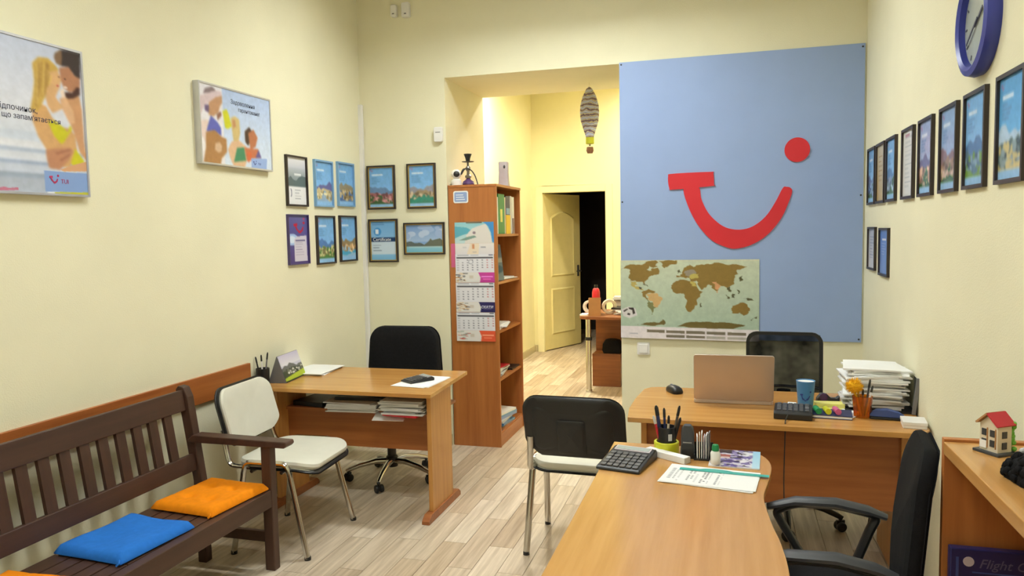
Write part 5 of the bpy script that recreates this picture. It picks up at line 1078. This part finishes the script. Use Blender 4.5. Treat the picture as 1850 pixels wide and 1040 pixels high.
for k in range(6):
    solo('business_card', MB().box(-.0015, .0015, -.022, .024, 0, .075+.006*(k % 3)), ['paper', 'cream', 'paper', 'lilac_grey', 'paper', 'grey_plastic'][k], ['white business card, leftmost in the black holder', 'cream business card, second from the left in the black holder', 'white business card, third from the left in the black holder', 'lilac business card, third from the right in the black holder', 'white business card, second from the right in the black holder', 'grey business card, rightmost in the black holder'][k], 'card', (-0.1109+.0085*k, 2.8043, FZ+.0065), R(4-2*k), 'cards in the black holder')
t = thing('glue_bottle', 'white correction bottle with a green cap on the flower brochure', 'bottle', (-0.0444, 2.7304, FZ+.0045), 0)
part('bottle_body', MB().lathe([(.001, 0), (.015, 0), (.0165, .004), (.0165, .038), (.013, .045), (.001, .046)], 18), 'white_plastic', t, smooth=True); part('cap', MB().lathe([(.001, .046), (.012, .046), (.0125, .056), (.010, .066), (.001, .068)], 14), 'green', t, smooth=True)
c = Canvas(60, 60, (206, 204, 210)); c.blobs(.15, .82, 0, 1, [(96, 84, 150), (74, 62, 120), (200, 198, 208), (52, 48, 60), (140, 130, 176), (222, 222, 226)], 200, .06, 9); c.vgrad(0, 1, (150, 200, 226), (186, 220, 236), .84, 1); c.rect(0, .15, 0, 1, (222, 218, 220)); c.rect(.15, .42, .0, .22, (52, 44, 44)); c.rect(.14, .4, .3, .44, (160, 90, 80)); c.rect(.16, .4, .46, .52, (214, 190, 180))
t = thing('brochure', 'brochure with purple flowers lying on the front desk', 'brochure', (0.0232, 2.8149, FZ), R(-3))
part('pages', MB().box(-.082, .082, -.1, .1, 0, .0035), 'paper', t); link('cover', c.mesh('cover', .164, .2), t, (0, 0, .0039), (-PI/2, 0, 0))
t = thing('narrow_carton', 'narrow white carton lying behind the large calculator', 'box', (-.218, 2.776, FZ), R(-33))
part('carton_body', MB().box(-.085, .085, -.016, .016, 0, .022), 'paper', t, bevel=.001); part('end_flap', MB().box(.0852, .0868, -.016, .016, .001, .021), 'paper_grey', t)
def letter():
    c = Canvas(90, 64, (244, 244, 242))
    for k, (u0, u1, col_) in enumerate(((.06, .10, 176), (.12, .14, 150), (.17, .19, 190), (.27, .29, 120), (.31, .33, 140), (.36, .37, 170), (.42, .44, 96), (.455, .48, 110), (.50, .51, 180), (.58, .60, 150), (.62, .63, 180))):
        rs = random.Random(k)
        for j in range(9):
            v = .22+.075*j+rs.uniform(0, .01)
            if rs.random() < .8: c.rect(u0, u1, v, v+.05, (col_, col_, col_+4))
    return c
t = thing('paper_stack', 'printed white sheets under the teal ruler on the front desk', 'papers', (-0.0613, 2.5772, FZ), R(-9))
part('sheets', sheet(.285, .185, .004, 60, 3, .007), 'paper', t); link('top_sheet', letter().mesh('top_sheet', .285, .185), t, (0, .004, .0046), (-PI/2, 0, 0))
solo('ruler', MB().prism([(-.14, -.010), (.14, -.010), (.14, .010), (.03, .010), (.01, .018), (-.03, .022), (-.06, .018), (-.075, .010), (-.14, .010)], 0, .002), 'teal', 'teal plastic ruler lying across the printed sheets', 'ruler', (-0.0158, 2.6343, FZ+.0058), R(-5))

ISC = 1
# ---- on and in the right counter
CZ = 1.0005
t = thing('house_figurine', 'small model house with a red roof and green ivy on the counter', 'figurine', (.612, 2.018, CZ), R(-58))
part('base', MB().box(-.035, .035, -.03, .03, 0, .006), 'dark_grey', t, bevel=.001); part('house_body', MB().prism([(-.024, .006), (.024, .006), (.024, .07), (0, .092), (-.024, .07)], -.02, .022, Matrix(((1, 0, 0, 0), (0, 0, 1, 0), (0, 1, 0, 0), (0, 0, 0, 1)))), 'cream', t)
for s in (-1, 1): part('roof', MB().box(0, .040, -.028, .028, -.002, .002), 'roof_red' if s > 0 else 'card_brown', t, loc=(0, 0, .097), rot=(0, R(42) if s > 0 else R(138), 0))
for x, z in ((-.012, .05), (.010, .05), (-.012, .026), (.010, .026)):
    part('window', MB().box(-.006, .006, -.0016, 0, -.008, .008), 'dark_grey', t, loc=(x, -.02, z)); part('timber', MB().box(-.001, .001, -.002, 0, -.012, .012), 'card_brown', t, loc=(x+.009, -.02, z))
for z in (.022, .048): part('window', MB().box(0, .0016, -.007, .007, -.008, .008), 'dark_grey', t, loc=(.024, 0, z))
part('white_shutter', MB().box(-.022, -.004, -.023, -.0215, .012, .03), 'paper', t)
rs = random.Random(2); mb = MB()
for k in range(9): mb.ball((.014+rs.uniform(0, .010), .026+rs.uniform(0, .005), .012+.0075*k), .0065, 6)
part('ivy', mb, 'leaf_green', t, smooth=True)
def knit():
    rs = random.Random(8); mb = MB()
    def f(u, v):
        a = 2*PI*u; r_ = .095*(1-v**2.2)**.5*(1+.07*math.sin(5*a)+.05*math.sin(9*a+2)); return Vector((r_*math.cos(a)*.9, r_*math.sin(a)*1.1, .068*v**.8*(1+.1*math.sin(4*a))))
    mb.grid(f, 40, 10)
    for k in range(260):
        p = f(rs.random(), rs.random()*.95); p.z = max(p.z, .011); mb.ball(p, .007+.004*rs.random(), 6)
    return mb
t = thing('knitted_hat', 'black knitted hat with white flecks at the right edge of the counter', 'hat', (.662, 1.79, CZ), 0)
part('knit', knit(), 'black_fabric', t, smooth=True)
rs = random.Random(4); mb = MB()
for k in range(46):
    a = rs.uniform(1.0, 2.6); v = rs.uniform(.6, 1.0); r_ = .095*(1-v**2.2)**.5; mb.ball((r_*math.cos(a)*.9, r_*math.sin(a)*1.1, .074*v**.8+.003), .0055, 6)
part('white_flecks', mb, 'knit_white', t, smooth=True)
t = thing('certificate_case', 'blue presentation case with a white emblem inside the counter, coloured darker for shadow', 'presentation case', (.659, 2.075, .4185), 0)
part('case', MB().box(-.125, .128, -.012, .012, 0, .322), 'case_blue_shaded', t, bevel=.003)
part('border', MB().box(-.112, -.106, -.0135, -.0125, .05, .30).box(-.075, .128, -.0135, -.0125, .262, .265), 'steel_blue', t)
part('emblem', MB().prism([(.0125*math.cos(k*PI/8), .0125*math.sin(k*PI/8)) for k in range(16)], 0, .001, XZ), 'lilac_grey', t, loc=(-.084, -.0125, .290))
text('lettering', 'Flight C', .033, 'case_print_shaded', t, (-.062, -.0128, .276), shear=.3)
part('label_panel', MB().box(-.075, .0, -.0135, -.0125, .215, .245), 'basket', t)
solo('phone_cable', MB().tube(catmull([(.3, 3.62, .004), (.42, 3.5, .004), (.5, 3.52, .03), (.6, 3.6, .2), (.62, 3.7, .4), (.66, 3.9, .66)], 5, False), .003, 6), 'black_plastic', 'thin black cable on the floor under the back desk', 'cable', smooth=True)
